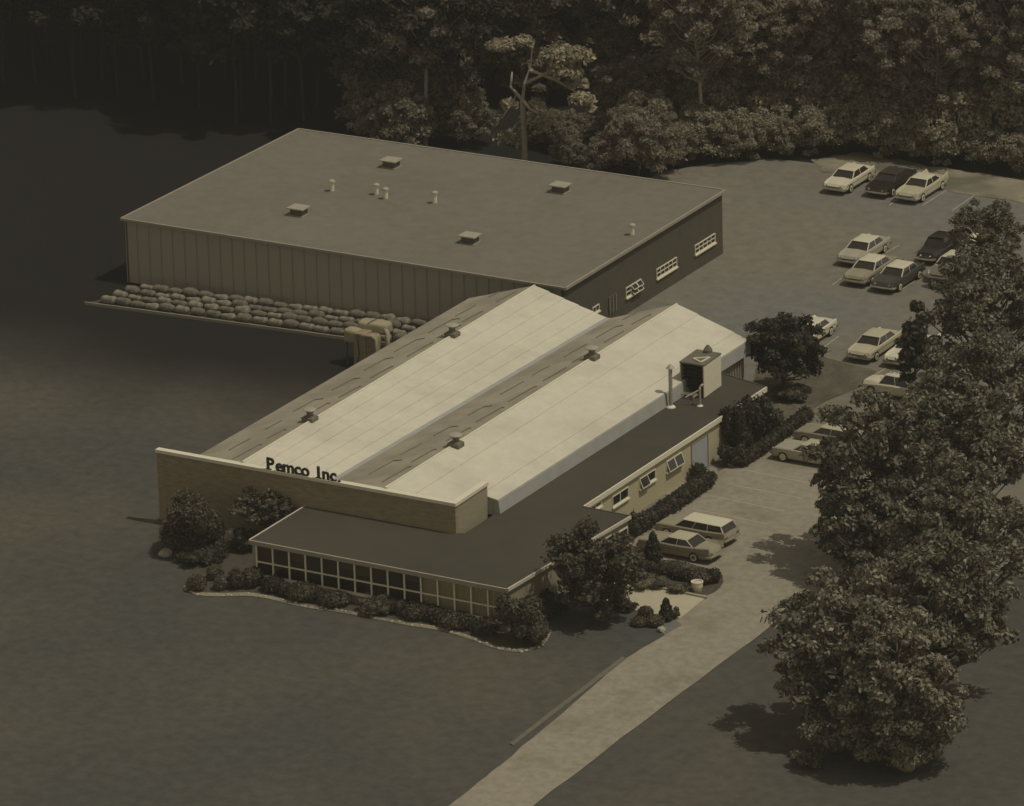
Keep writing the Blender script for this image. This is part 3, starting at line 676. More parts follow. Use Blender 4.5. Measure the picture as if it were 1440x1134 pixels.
# ------------------------------------------------------------------ foliage machinery
def leaf_quads(P, N_, size, rng, jitter=.8, aspect=.6):
    n_ = len(P); N2 = N_+rng.normal(0, jitter, (n_, 3)); N2 /= np.linalg.norm(N2, axis=1, keepdims=True)+1e-9
    a = np.cross(N2, rng.normal(0, 1, (n_, 3))); a /= np.linalg.norm(a, axis=1, keepdims=True)+1e-9; b = np.cross(N2, a)
    s = size*rng.uniform(.6, 1.35, (n_, 1)); a = a*s; b = b*s*aspect
    V = np.stack([P-a, P-b*.9+a*.1, P+a, P+b], 1).reshape(-1, 3)
    return V
def np_mesh(name, V, extra, m):
    nq = len(V)//4; me = bpy.data.meshes.new(name)
    ev = np.array(extra.v).reshape(-1, 3) if extra and extra.v else np.zeros((0, 3)); allv = np.concatenate([V, ev])
    faces_tot = [4]*nq; loops = list(range(nq*4))
    if extra:
        for f in extra.f: faces_tot.append(len(f)); loops += [i+nq*4 for i in f]
    me.vertices.add(len(allv)); me.vertices.foreach_set('co', allv.astype(np.float32).ravel())
    me.loops.add(len(loops)); me.loops.foreach_set('vertex_index', np.array(loops, np.int32))
    me.polygons.add(len(faces_tot)); ft = np.array(faces_tot, np.int32); me.polygons.foreach_set('loop_start', np.concatenate([[0], np.cumsum(ft)[:-1]]).astype(np.int32))
    me.update(calc_edges=True); me.materials.append(m); return me
def ell_points(c, r, n_, rng, shell=.35, up_bias=True, zmin=None):
    d = rng.normal(0, 1, (n_, 3)); d /= np.linalg.norm(d, axis=1, keepdims=True)
    if up_bias: d[:, 2] = np.where(d[:, 2] < -.35, -d[:, 2]*.6, d[:, 2])
    k = 1-np.abs(rng.normal(0, shell, (n_, 1))).clip(0, .9)*.6+rng.normal(0, .05, (n_, 1))
    P = np.array(c)+d*np.array(r)*k
    if zmin is not None: P[:, 2] = np.maximum(P[:, 2], zmin+rng.uniform(0, .1, n_))
    return P, d
def bush_mesh(name, blobs, m, size=.12, dens=95, seed=0, jitter=.7, core=.86, spiky=0):
    rng = np.random.default_rng(seed); Vs = []; ex = MB()
    for i, (c, r) in enumerate(blobs):
        area = 4*math.pi*((r[0]*r[1])**1.6/3+(r[0]*r[2])**1.6/3+(r[1]*r[2])**1.6/3)**(1/1.6)
        P, d = ell_points(c, r, int(area*dens)+20, rng, .18+spiky, zmin=.03)
        if spiky:
            k = rng.uniform(0, spiky, (len(P), 1))*(rng.random((len(P), 1)) < .5); P = P+d*k*np.array(r)
        Vs.append(leaf_quads(P, d, size, rng, jitter))
        ex.blob(c, (r[0]*core, r[1]*core, r[2]*core), seed+i, 8, 6, .08, zmin=.02)
    return np_mesh(name, np.concatenate(Vs), ex, m)
def bush(u, v, w_px, h_px, label, cat='shrub', m='leaf', seed=0, size=.12, group=None, name='round_shrub', dens=95, style='round', jitter=.7):
    """u,v pixel of the ground point under its middle; width and height as the photo shows them in pixels"""
    p = at(u, v); s = (at(u+10, v)-p).length/10; rx = w_px*s/2; hz = h_px*s/ math.cos(math.radians(PITCH))
    if style == 'round':
        hz = max(.3, hz-rx*.45); bl = [((0, 0, hz*.45), (rx, rx, hz*.55))]
    elif style == 'cone':
        bl = [((0, 0, hz*.25), (rx, rx, hz*.33)), ((0, 0, hz*.52), (rx*.72, rx*.72, hz*.3)), ((0, 0, hz*.78), (rx*.42, rx*.42, hz*.24))]
    else:
        rr = random.Random(seed+11); bl = [((0, 0, hz*.42), (rx*.62, rx*.62, hz*.42))]
        for k in range(9):
            a = k*2.4+rr.uniform(-.4, .4); d = rx*rr.uniform(.45, .72); bl.append(((math.cos(a)*d, math.sin(a)*d, hz*rr.uniform(.25, .72)), (rx*rr.uniform(.26, .4),)*2+(hz*rr.uniform(.18, .3),)))
    me = bush_mesh(name, bl, M[m], size, dens, seed, jitter, spiky=.25 if style == 'loose' else 0)
    o = link(name, me, loc=p, rz=R.uniform(0, 6)); return tag(o, label, cat, group)
def hedge(px, wd, h, label, m='leaf_dark', seed=0, size=.10, name='hedge', dens=110):
    pts = [at(u, v) for u, v in px]; o0 = pts[0]; rng = np.random.default_rng(seed); rr = random.Random(seed); bl = []
    for a, b_ in zip(pts, pts[1:]):
        L_ = (b_-a).length; k = max(1, int(L_/(wd*.55)))
        for i in range(k):
            p = a.lerp(b_, i/k)-o0; bl.append(((p.x, p.y, h*.42), (wd*.62*rr.uniform(.9, 1.1), wd*.62*rr.uniform(.9, 1.1), h*.58*rr.uniform(.92, 1.08))))
    me = bush_mesh(name, bl, M[m], size, dens*.6, seed, .7); o = link(name, me, loc=o0); return tag(o, label, 'hedge')

# tree meshes -----------------------------------------------------------------
def tree_meshes(seed, H, rc, zc, rz_, nclump, leaves, lsize, m, bark, trunk_r=.22, jitter=.75, clump=(.16, .28), flat=.75, core=0):
    """crown: ellipsoid of radius rc, half height rz_, centred at zc, filled with leaf clumps on limbs"""
    rng = np.random.default_rng(seed); rr = random.Random(seed); Vs = []; tr = MB(); ex = MB()
    tp = [(0, 0, 0)]; x = y = 0
    for k in range(1, 6):
        x += rr.uniform(-.18, .18); y += rr.uniform(-.18, .18); tp.append((x, y, (zc+rz_*.55)*k/5))
    tr.tube(tp, [trunk_r*(1-.15*k) for k in range(6)], 7)
    ga = 2.39996
    for k in range(nclump):
        t = (k+.5)/nclump; cz = 1-2*t; rad = math.sqrt(max(0, 1-cz*cz)); a = k*ga+rr.uniform(-.5, .5)
        if cz < -.55 and rr.random() < .5: continue
        q = rr.uniform(.55, 1.02) if rr.random() < .8 else rr.uniform(.2, .6)
        c = Vector((math.cos(a)*rad*rc*q, math.sin(a)*rad*rc*q, zc+cz*rz_*q)); r_ = rc*rr.uniform(*clump)
        P, d = ell_points(c, (r_, r_, r_*flat), leaves, rng, .45)
        k2 = 1+rng.uniform(0, .35, (leaves, 1))*(rng.random((leaves, 1)) < .35); P = np.array(c)+(P-np.array(c))*k2
        Vs.append(leaf_quads(P, d+np.array([0, 0, .35]), lsize, rng, jitter))
        if core: ex.blob(c, (r_*core, r_*core, r_*core*flat), seed+k, 6, 4, .1)
        h0 = max(zc-rz_*.9, min(c.z-.5, c.z-rad*rc*.5)); f_ = h0/(zc+rz_*.55); f_ = min(.98, max(.15, f_)); i = int(f_*5); tt = f_*5-i
        s0 = Vector(tp[i]).lerp(Vector(tp[min(5, i+1)]), tt); mid = s0.lerp(c, .55)+Vector((0, 0, -.12*rc*rad))
        tr.tube([s0, mid, c], [trunk_r*.42*(1-f_*.5), trunk_r*.24, trunk_r*.10], 5, False)
    return tr.mesh('trunk', M[bark]), np_mesh('crown', np.concatenate(Vs), ex, M[m])
def plant_tree(ms, p, label, s=1.0, name='broadleaf_tree', group=None, cat='tree', rz=None, sz=None):
    t = thing(name, label, cat, loc=p, rz=R.uniform(0, 6.28) if rz is None else rz, group=group); t.scale = (s, s, sz or s)
    for k, me in enumerate(ms):
        o = link('trunk' if k == 0 else 'crown', me, t)
    return t

# ------------------------------------------------------------------ planting round the office
BED = [(262, 806), (260, 828), (272, 838), (310, 840), (352, 838), (388, 845), (430, 856), (480, 862), (520, 870), (570, 880), (620, 887), (660, 899), (700, 915), (735, 919), (762, 911), (776, 893), (776, 865), (760, 835), (720, 845), (640, 840), (350, 780), (300, 775)]
sheet('bed_edging', BED, .035, M['sand'], 'pale gravel edging of the curved planting bed', smooth_n=2)
def shrink(px, f, c=(520, 835)): return [(u, v-(5 if v > c[1] else 0)) for u, v in px]
sheet('planting_bed', shrink(BED, .97), .05, M['soilbed'], 'curved planting bed in front of the office windows', smooth_n=2)
sheet('planting_bed', [(226, 775), (232, 788), (262, 796), (300, 800), (345, 792), (352, 770), (400, 735), (300, 735), (240, 745)], .046, M['soilbed'], 'planting bed under the left brick wall', smooth_n=2)
sheet('planting_bed', [(872, 838), (905, 866), (930, 880), (952, 872), (946, 858), (900, 858), (880, 850)], .044, M['soilbed'], 'small planting bed below the concrete walk', smooth_n=2)
sheet('planting_bed', [(880, 780), (1004, 800), (1020, 815), (1010, 832), (990, 840), (905, 822), (870, 812)], .06, M['soilbed'], 'planting bed between the walk and the parked sedan', smooth_n=1)
sheet('planting_bed', [(880, 745), (1004, 668), (1012, 675), (985, 690), (905, 748), (890, 762)], .062, M['soilbed'], 'narrow hedge bed along the wing wall', smooth_n=1)
bush(277, 830, 29, 27, 'pale clipped round shrub at the left tip of the curved bed', m='leaf_brown', seed=1, size=.07, dens=260)
bush(303, 815, 25, 26, 'pale round shrub behind the pair of clipped balls', m='leaf_brown', seed=2, size=.07, dens=260)
bush(311, 830, 22, 25, 'small clipped round shrub, second from the left tip of the bed', m='leaf_brown', seed=3, size=.07, dens=260)
bush(333, 828, 25, 34, 'taller dark round shrub right of the clipped balls', m='leaf', seed=4, size=.09, dens=180)
bush(358, 826, 34, 30, 'loose dark shrub below the left corner post', m='leaf', seed=5, style='loose')
bush(385, 832, 34, 28, 'dark shrub under the first window panes', m='leaf_dark', seed=6)
hedge([(400, 838), (440, 846), (495, 853)], .85, .95, 'dark clipped hedge under the left half of the window band', seed=7)
bush(428, 842, 50, 32, 'broad rounded shrub in the hedge under the window band', m='leaf', seed=8, size=.1)
bush(470, 852, 44, 28, 'rounded shrub left of the pale spreading shrub', m='leaf', seed=9, size=.1)
bush(528, 862, 56, 24, 'pale spreading shrub with sunlit top in the front bed', m='leaf_brown', seed=10, style='loose', size=.1)
hedge([(555, 862), (610, 874), (668, 888)], .95, 1.0, 'dark clipped hedge under the right half of the window band', seed=11)
bush(588, 868, 50, 32, 'rounded shrub in the hedge right of the pale spreading shrub', m='leaf', seed=12, size=.1)
bush(640, 882, 46, 30, 'rounded shrub under the curtained window panes', m='leaf', seed=13, size=.1)
bush(684, 892, 36, 30, 'dark shrub beside the big corner bush', m='leaf_dark', seed=14)
bush(737, 903, 74, 68, 'big bushy shrub at the right front corner of the office', m='leaf', seed=15, style='loose', size=.12, dens=140)
bush(272, 776, 96, 86, 'large spreading twiggy shrub against the left brick wall', m='leaf', seed=16, style='loose', size=.12, jitter=.9, dens=130)
bush(285, 788, 90, 22, 'low spreading evergreen below the large twiggy shrub', m='leaf_dark', seed=17, style='loose', size=.11)
bush(345, 775, 44, 30, 'dark shrub between the left wall and the office corner', m='leaf_dark', seed=18, style='loose')
bush(777, 866, 50, 34, 'dark shrub below the office end wall', m='leaf_dark', seed=19, style='loose')
bush(880, 858, 40, 14, 'low dark shrub along the lower side of the walk', m='leaf_dark', seed=20, style='loose', size=.09)
bush(937, 873, 22, 32, 'small pointed conifer beside the concrete walk', m='leaf_dark', seed=21, style='cone', size=.08, dens=200, name='conical_shrub')
bush(908, 868, 22, 20, 'small round shrub left of the pointed conifer', m='leaf', seed=22, size=.07, dens=240)
bush(922, 880, 26, 20, 'small round shrub in front of the pointed conifer', m='leaf_brown', seed=23, size=.07, dens=240)
bush(900, 879, 28, 16, 'low round shrub at the lawn edge below the walk', m='leaf', seed=24, size=.07, dens=240)
bush(948, 870, 20, 15, 'scrubby shrub at the driveway end of the small bed', m='leaf', seed=25, style='loose', size=.07)
bush(919, 792, 27, 44, 'dark pointed conifer beside the parked sedan', m='leaf_dark', seed=26, style='cone', size=.08, dens=220, name='conical_shrub')
hedge([(868, 796), (900, 803), (950, 814), (996, 824)], .75, .8, 'low clipped hedge between the walk and the parked sedan', seed=27, size=.08, dens=170)
bush(985, 820, 40, 28, 'round shrub at the driveway end of the low hedge', m='leaf', seed=28, size=.09)
bush(1004, 820, 22, 26, 'dark small shrub at the tip of the low hedge bed', m='leaf_dark', seed=29, size=.08)
bush(890, 793, 40, 26, 'loose pale shrub beside the office corner', m='leaf_brown', seed=30, style='loose')
bush(950, 803, 50, 16, 'low flowering shrub between hedge and sedan', m='leaf_brown', seed=31, style='loose', size=.07)
bush(915, 826, 60, 14, 'low leafy ground plants above the walk edging', m='leaf_brown', seed=32, style='loose', size=.07)
bush(955, 833, 40, 13, 'low leafy plants left of the white pot', m='leaf_brown', seed=33, style='loose', size=.07)
hedge([(893, 752), (925, 733), (955, 712), (998, 682)], 1.1, 1.15, 'dark hedge along the cream wing wall', seed=34)
bush(982, 676, 26, 30, 'round dark shrub beside the pale door', m='leaf_dark', seed=35, size=.09)
bush(998, 680, 22, 22, 'small dark shrub at the end of the wing hedge', m='leaf_dark', seed=36, size=.09)
bush(896, 752, 30, 36, 'leafy shrub in the corner between office and wing', m='leaf', seed=37, style='loose')
hedge([(1044, 656), (1080, 632), (1112, 608), (1138, 588)], .9, .95, 'low dark hedge in front of the hood of the finned car', seed=38)
bush(1030, 655, 44, 30, 'dark shrub at the base of the tall bushes by the door', m='leaf_dark', seed=39, style='loose')
bush(1036, 640, 50, 82, 'tall dense bush against the wing wall right of the door', m='leaf_dark', seed=40, style='loose', size=.14, dens=130)
bush(1064, 622, 50, 72, 'tall dense bush under the far end of the wing roof', m='leaf_dark', seed=41, style='loose', size=.14, dens=130)
bush(1085, 610, 44, 40, 'middle sized bush between the tall bushes and the low hedge', m='leaf', seed=42, style='loose', size=.12)
bush(1112, 562, 60, 22, 'low shrubs under the tree on the grass island', m='leaf', seed=43, style='loose', size=.12)
# stones
def rock(u, v, s, label, seed):
    p = at(u, v); o = MB().blob((0, 0, s*.35), (s, s*.8, s*.6), seed, 9, 6, .18, zmin=0).build('boulder', M['stone'], loc=p, rz=R.uniform(0, 6)); tag(o, label, 'rock')
rock(234, 782, .55, 'pale boulder at the left end of the wall planting', 1)
rock(328, 760, .75, 'pale weathered boulder among shrubs at the brick wall', 2)
rock(930, 888, .33, 'pale stone at the lawn edge below the small conifer', 3)
rock(1028, 655, .30, 'small pale stone at the foot of the tall bushes', 4)
rock(1124, 551, .5, 'pale rock under the tree on the grass island', 5)
rng_ = random.Random(5)
mb = MB()
for k in range(70):
    t = k/70*(len(BED)-8); i = int(t)+1; f_ = t-int(t); u = BED[i][0]*(1-f_)+BED[i+1][0]*f_; v = BED[i][1]*(1-f_)+BED[i+1][1]*f_
    p = at(u+rng_.uniform(-3, 3), v-2+rng_.uniform(-1, 1)); s = rng_.uniform(.07, .16); mb.blob((p.x, p.y, .05), (s, s, s*.6), k, 6, 4, .15)
tag(mb.build('edging_stones', M['stone']), 'small pale stones scattered along the curved bed edge', 'stones', kind='stuff')
# white pot
p = at(980.5, 832)
t = thing('planter_pot', 'white round planter pot beside the concrete walk', 'planter', loc=p)
MB().lathe([(.26, .02), (.36, .35), (.38, .62), (.40, .64), (.40, .70), (.33, .70), (.32, .60)], n=16).build('pot', M['white'], t, smooth=False)
MB().lathe([(.32, .55), (.30, .62), (.1, .68)], n=12).build('soil', M['coping'], t)

# ------------------------------------------------------------------ trees near the building
T_round = tree_meshes(11, 7, 2.8, 3.0, 2.4, 90, 170, .14, 'leaf', 'bark', .16, clump=(.12, .27), core=.4, jitter=1.0)
T_dark = tree_meshes(12, 7, 2.6, 3.2, 2.6, 85, 160, .15, 'leaf_dark', 'bark', .16, clump=(.14, .28), core=.4)
plant_tree(T_round, at(840, 872), 'bushy tree in front of the office end wall beside the walk', 1.10, rz=.6)
plant_tree(T_dark, at(1103, 552), 'dark round tree on the grass island at the far end of the wing', 1.02, rz=2.)
T_thin = tree_meshes(13, 5, 2.0, 2.5, 1.7, 38, 110, .14, 'leaf', 'bark', .10, clump=(.2, .34))
plant_tree(T_thin, at(378, 766), 'thin leafed small tree against the brick parapet wall left of the office', 1.25, sz=.95, rz=1.)

# tall trees on the right ----------------------------------------------------
BT = [tree_meshes(21+k, 12, 5.2, 6.6, 5.0, 115, 230, .18, 'leaf_big', 'bark', .32, clump=(.10, .19), flat=.8, core=.0) for k in range(3)]
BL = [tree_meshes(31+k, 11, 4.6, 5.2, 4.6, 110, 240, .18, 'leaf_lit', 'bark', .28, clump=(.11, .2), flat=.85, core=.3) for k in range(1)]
def tall(ms, u, v_crown, s, label, dz=None, zc=6.6):
    """put the tree so that its crown centre shows at (u, v_crown)"""
    p = at(u, v_crown, zc*s); plant_tree(ms, (p.x, p.y, 0), label, s, 'tall_tree')
tall(BL[0], 1185, 915, 1.02, 'light leafed tree at the lower right with its shadow on the lawn', zc=5.2)
tall(BL[0], 1262, 965, .95, 'sunlit leafy tree nearest the bottom right corner', zc=5.2)
tall(BT[0], 1315, 850, 1.0, 'dark tall tree behind the light leafed tree at the lower right')
tall(BT[1], 1247, 652, 1.0, 'tall tree hanging over the finned car and the front bays')
tall(BT[2], 1345, 640, 1.02, 'tall dark tree behind the one hanging over the front bays')
BS = tree_meshes(35, 7, 3.3, 3.5, 3.1, 75, 180, .17, 'leaf_big', 'bark', .2, clump=(.13, .24), core=.0)
tall(BS, 1215, 745, .98, 'smaller dark tree reaching over the driveway edge', zc=3.5)
tall(BT[0], 1350, 755, .95, 'tall dark tree between the upper and lower groups on the right')
tall(BT[1], 1388, 440, .92, 'tall tree over the cars at the right side of the lot')
tall(BT[0], 1378, 545, .85, 'tall tree just above the old white car')
tall(BT[2], 1390, 335, .55, 'small tree crown highest at the right edge of the lot')
T_spire = tree_meshes(41, 9, 1.0, 5.0, 3.6, 40, 110, .2, 'leaf_dark', 'bark', .14, clump=(.4, .6), core=.6)
p = at(1287, 495, 5.0); plant_tree(T_spire, (p.x, p.y, 0), 'narrow upright dark tree between the pale sedan and the tall trees', 1.0, 'columnar_tree')

# ------------------------------------------------------------------ the wood behind
WT = [tree_meshes(51+k, 17, 4.3, 11.0, 6.0, 95, 170, .21, 'leaf_wood', 'bark_pale', .20, clump=(.10, .22), flat=.8, jitter=1.2) for k in range(4)]
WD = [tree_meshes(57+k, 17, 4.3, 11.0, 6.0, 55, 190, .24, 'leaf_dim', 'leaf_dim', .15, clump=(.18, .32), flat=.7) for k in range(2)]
WU = [tree_meshes(61+k, 8, 3.2, 3.4, 3.4, 60, 150, .20, 'leaf_wood' if k < 2 else 'leaf_scrub', 'bark', .12, clump=(.16, .36), flat=.8, jitter=1.2) for k in range(4)]
rw = random.Random(21); cnt = 0
for v0 in (236, 212, 186, 160, 130, 98, 64, 30, -6, -44, -84):
    u = -60 + (236-v0)*.10 + rw.uniform(-20, 20)
    while u < 1560:
        vv = v0 + (u-900)*.02 + rw.uniform(-9, 9)
        vmax = 190+(u-420)*.143+2 if u < 930 else 214+max(0, (u-1150))*.06
        clear = 655 < u < 930 and vv > 150
        if vv < vmax and not clear:
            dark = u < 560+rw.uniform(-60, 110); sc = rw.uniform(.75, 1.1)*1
            if v0 > -60 or u > 520:
                rank = 'front ranks' if v0 > 150 else ('middle ranks' if v0 > 50 else 'rear ranks')
                lab = 'dark tree at the left end of the wood' if dark else ('tall thin trunked tree in the wood behind the warehouse roof' if u < 930 else 'tall thin trunked tree in the wood above the parking lot')
                grp = 'dark trees at the left end of the wood' if dark else ('trees of the wood behind the warehouse' if u < 930 else 'trees of the wood above the parking lot')
                lab = lab+', '+rank; grp = grp+', '+rank
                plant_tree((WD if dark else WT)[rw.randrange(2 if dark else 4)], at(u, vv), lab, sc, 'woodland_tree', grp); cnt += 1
            elif clear:
                for q_ in range(4): plant_tree(WU[rw.randrange(2)], at(u+rw.uniform(-25, 25), vv+rw.uniform(-10, 6)), 'low bushy tree in the undergrowth behind the warehouse', rw.uniform(.38, .5), 'undergrowth_tree', 'undergrowth trees behind the warehouse')
            for _q in range(1+(rw.random() < .6) if u > 520 else 0):
                q = u+rw.uniform(-20, 20); sb = q > 950
                plant_tree(WU[rw.randrange(2)+(2 if sb else 0)], at(q, vv+rw.uniform(-2, 8)), 'pale bushy tree in the undergrowth above the parking lot' if sb else 'low bushy tree in the undergrowth behind the warehouse', rw.uniform(.6, 1.0), 'undergrowth_tree', 'pale undergrowth above the parking lot' if sb else 'undergrowth trees behind the warehouse')
        u += rw.uniform(42, 66)
for k in range(26):
    u = 745+rw.uniform(0, 190); vv = rw.uniform(168, 188+(u-420)*.143); sm = .42 if u < 875 else 1
    if sm < 1: vv = max(vv, 205)
    plant_tree(WU[rw.randrange(2)], at(u, vv), 'low bushy tree in the undergrowth behind the warehouse', rw.uniform(.7, 1.05)*sm, 'undergrowth_tree', 'undergrowth trees behind the warehouse')
# scrub along the wood edge behind the back row of cars
for k, (u, v) in enumerate([(1010, 226), (1050, 222), (1100, 219), (1145, 216), (1190, 212), (1240, 218), (1290, 226), (1335, 232), (1385, 236), (1430, 244), (960, 232)]):
    p = at(u, v); plant_tree(WU[k % 2+(2 if u > 1000 else 0)], p, 'scrub bush along the edge of the wood above the parking lot', rw.uniform(.45, .7), 'scrub_bush', 'scrub along the wood edge', cat='bush')
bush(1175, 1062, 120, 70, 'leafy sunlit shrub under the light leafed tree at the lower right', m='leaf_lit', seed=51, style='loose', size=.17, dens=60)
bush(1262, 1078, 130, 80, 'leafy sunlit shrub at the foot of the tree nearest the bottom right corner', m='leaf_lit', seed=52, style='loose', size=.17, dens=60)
bush(1135, 1078, 50, 26, 'low weedy clump left of the shrubs at the lower right', m='leaf_brown', seed=53, style='loose', size=.12)
# the pale tree
tr = MB(); rr = random.Random(3)
pb = at(738, 232); k_ = (at(748, 232)-pb).length/10
def up_(px, py, dy=0): return ((px-738)*k_, dy, (232-py)*k_/math.cos(math.radians(PITCH)))
tr.tube([up_(738, 236), up_(738, 190), up_(737, 143)], [.26, .22, .2], 7)
for pl in ([(737, 143), (744, 118), (751, 95), (756, 70)], [(737, 143), (727, 136), (719, 150), (711, 165)], [(738, 143), (755, 150), (770, 165), (776, 175)], [(737, 143), (722, 125), (715, 110)],
           [(744, 118), (770, 105), (800, 88), (815, 78)], [(751, 100), (790, 110), (825, 118), (840, 130)], [(737, 170), (722, 180), (712, 195)], [(737, 180), (730, 205)], [(756, 70), (735, 60), (700, 75)]):
    tr.tube([up_(x, y, rr.uniform(-.6, .6) if i else 0) for i, (x, y) in enumerate(pl)], [.15, .11, .07, .05][:len(pl)], 5, False)
rng = np.random.default_rng(9); Vs = []
for (x, y, a, b_, n_) in [(800, 78, 34, 18, 900), (832, 72, 22, 16, 500), (815, 92, 26, 10, 400), (842, 125, 20, 12, 420), (822, 112, 20, 8, 250), (848, 140, 9, 6, 120), (765, 168, 20, 12, 330), (712, 155, 14, 10, 200), (706, 200, 20, 14, 300), (700, 75, 22, 12, 260), (745, 60, 18, 10, 160), (728, 205, 12, 10, 120), (775, 178, 10, 7, 90), (756, 148, 14, 8, 120)]:
    c = up_(x, y, rr.uniform(-1, .5)); P, d = ell_points(c, (a*k_, a*k_*.8, b_*k_), n_, rng, .6); Vs.append(leaf_quads(P, d+np.array([0, 0, .5]), .22, rng, .8))
pt = thing('pale_tree', 'pale branched tree with light foliage standing out against the dark wood', 'tree', loc=pb)
tr.build('trunk', M['bark_pale'], pt); link('crown', np_mesh('crown', np.concatenate(Vs), None, M['leaf_pale']), pt)

# ------------------------------------------------------------------ cars
def loft(sections):
    """sections: list of rings (same length) of 3d points"""
    mb = MB(); n_ = len(sections[0])
    for s in sections: mb.v += [tuple(p) for p in s]
    for i in range(len(sections)-1):
        for j in range(n_): mb.f.append([i*n_+j, (i+1)*n_+j, (i+1)*n_+(j+1) % n_, i*n_+(j+1) % n_])
    mb.f.append(list(range(n_))); mb.f.append([(len(sections)-1)*n_+j for j in range(n_)][::-1]); return mb
STY = {
 # x stations front(+) to rear(-): (x, top z centre, top z edge, half width, belly z)
 'sedan': dict(L=5.3, body=[(2.65, .62, .66, .82, .34), (2.5, .80, .86, .92, .28), (1.9, .88, .92, .97, .26), (1.0, .93, .95, .99, .25), (-.2, .95, .96, 1.0, .25), (-1.2, .95, .97, .99, .25), (-2.0, .93, .98, .97, .27), (-2.5, .88, .98, .93, .32), (-2.62, .66, .72, .86, .40)],
      cab=[(1.15, .28), (.55, -.05), (-.95, -.55), (-1.45, -.3)], ws=(1.15, .50), rw=(-1.55, -1.05), top=1.40),
 'fin': dict(L=5.5, body=[(2.75, .62, .66, .84, .34), (2.6, .80, .90, .94, .28), (1.9, .87, .95, .99, .26), (.9, .92, .96, 1.0, .25), (-.3, .93, .96, 1.01, .25), (-1.3, .92, 1.00, 1.0, .25), (-2.1, .88, 1.06, .99, .27), (-2.65, .80, 1.12, .97, .32), (-2.75, .62, .80, .88, .40)],
      cab=None, ws=(1.05, .40), rw=(-1.45, -.85), top=1.38),
 'wagon': dict(L=5.4, body=[(2.7, .62, .66, .84, .34), (2.55, .80, .88, .93, .28), (1.9, .88, .93, .98, .26), (1.0, .93, .95, 1.0, .25), (-.2, .95, .96, 1.0, .25), (-1.2, .95, .97, 1.0, .25), (-2.1, .95, 1.02, .99, .27), (-2.6, .93, 1.06, .96, .32), (-2.7, .66, .76, .88, .40)],
      cab=None, ws=(1.15, .50), rw=(-2.55, -2.25), top=1.46),
 'old': dict(L=4.9, body=[(2.4, .60, .56, .55, .34), (2.2, .88, .72, .78, .28), (1.6, .98, .80, .90, .26), (.9, 1.0, .90, .94, .25), (-.2, 1.02, .95, .96, .25), (-1.2, 1.02, .95, .95, .25), (-1.8, .96, .84, .92, .27), (-2.25, .80, .72, .80, .32), (-2.45, .56, .54, .62, .40)],
      cab=None, ws=(.85, .45), rw=(-1.65, -.95), top=1.58)}
CARS = {}
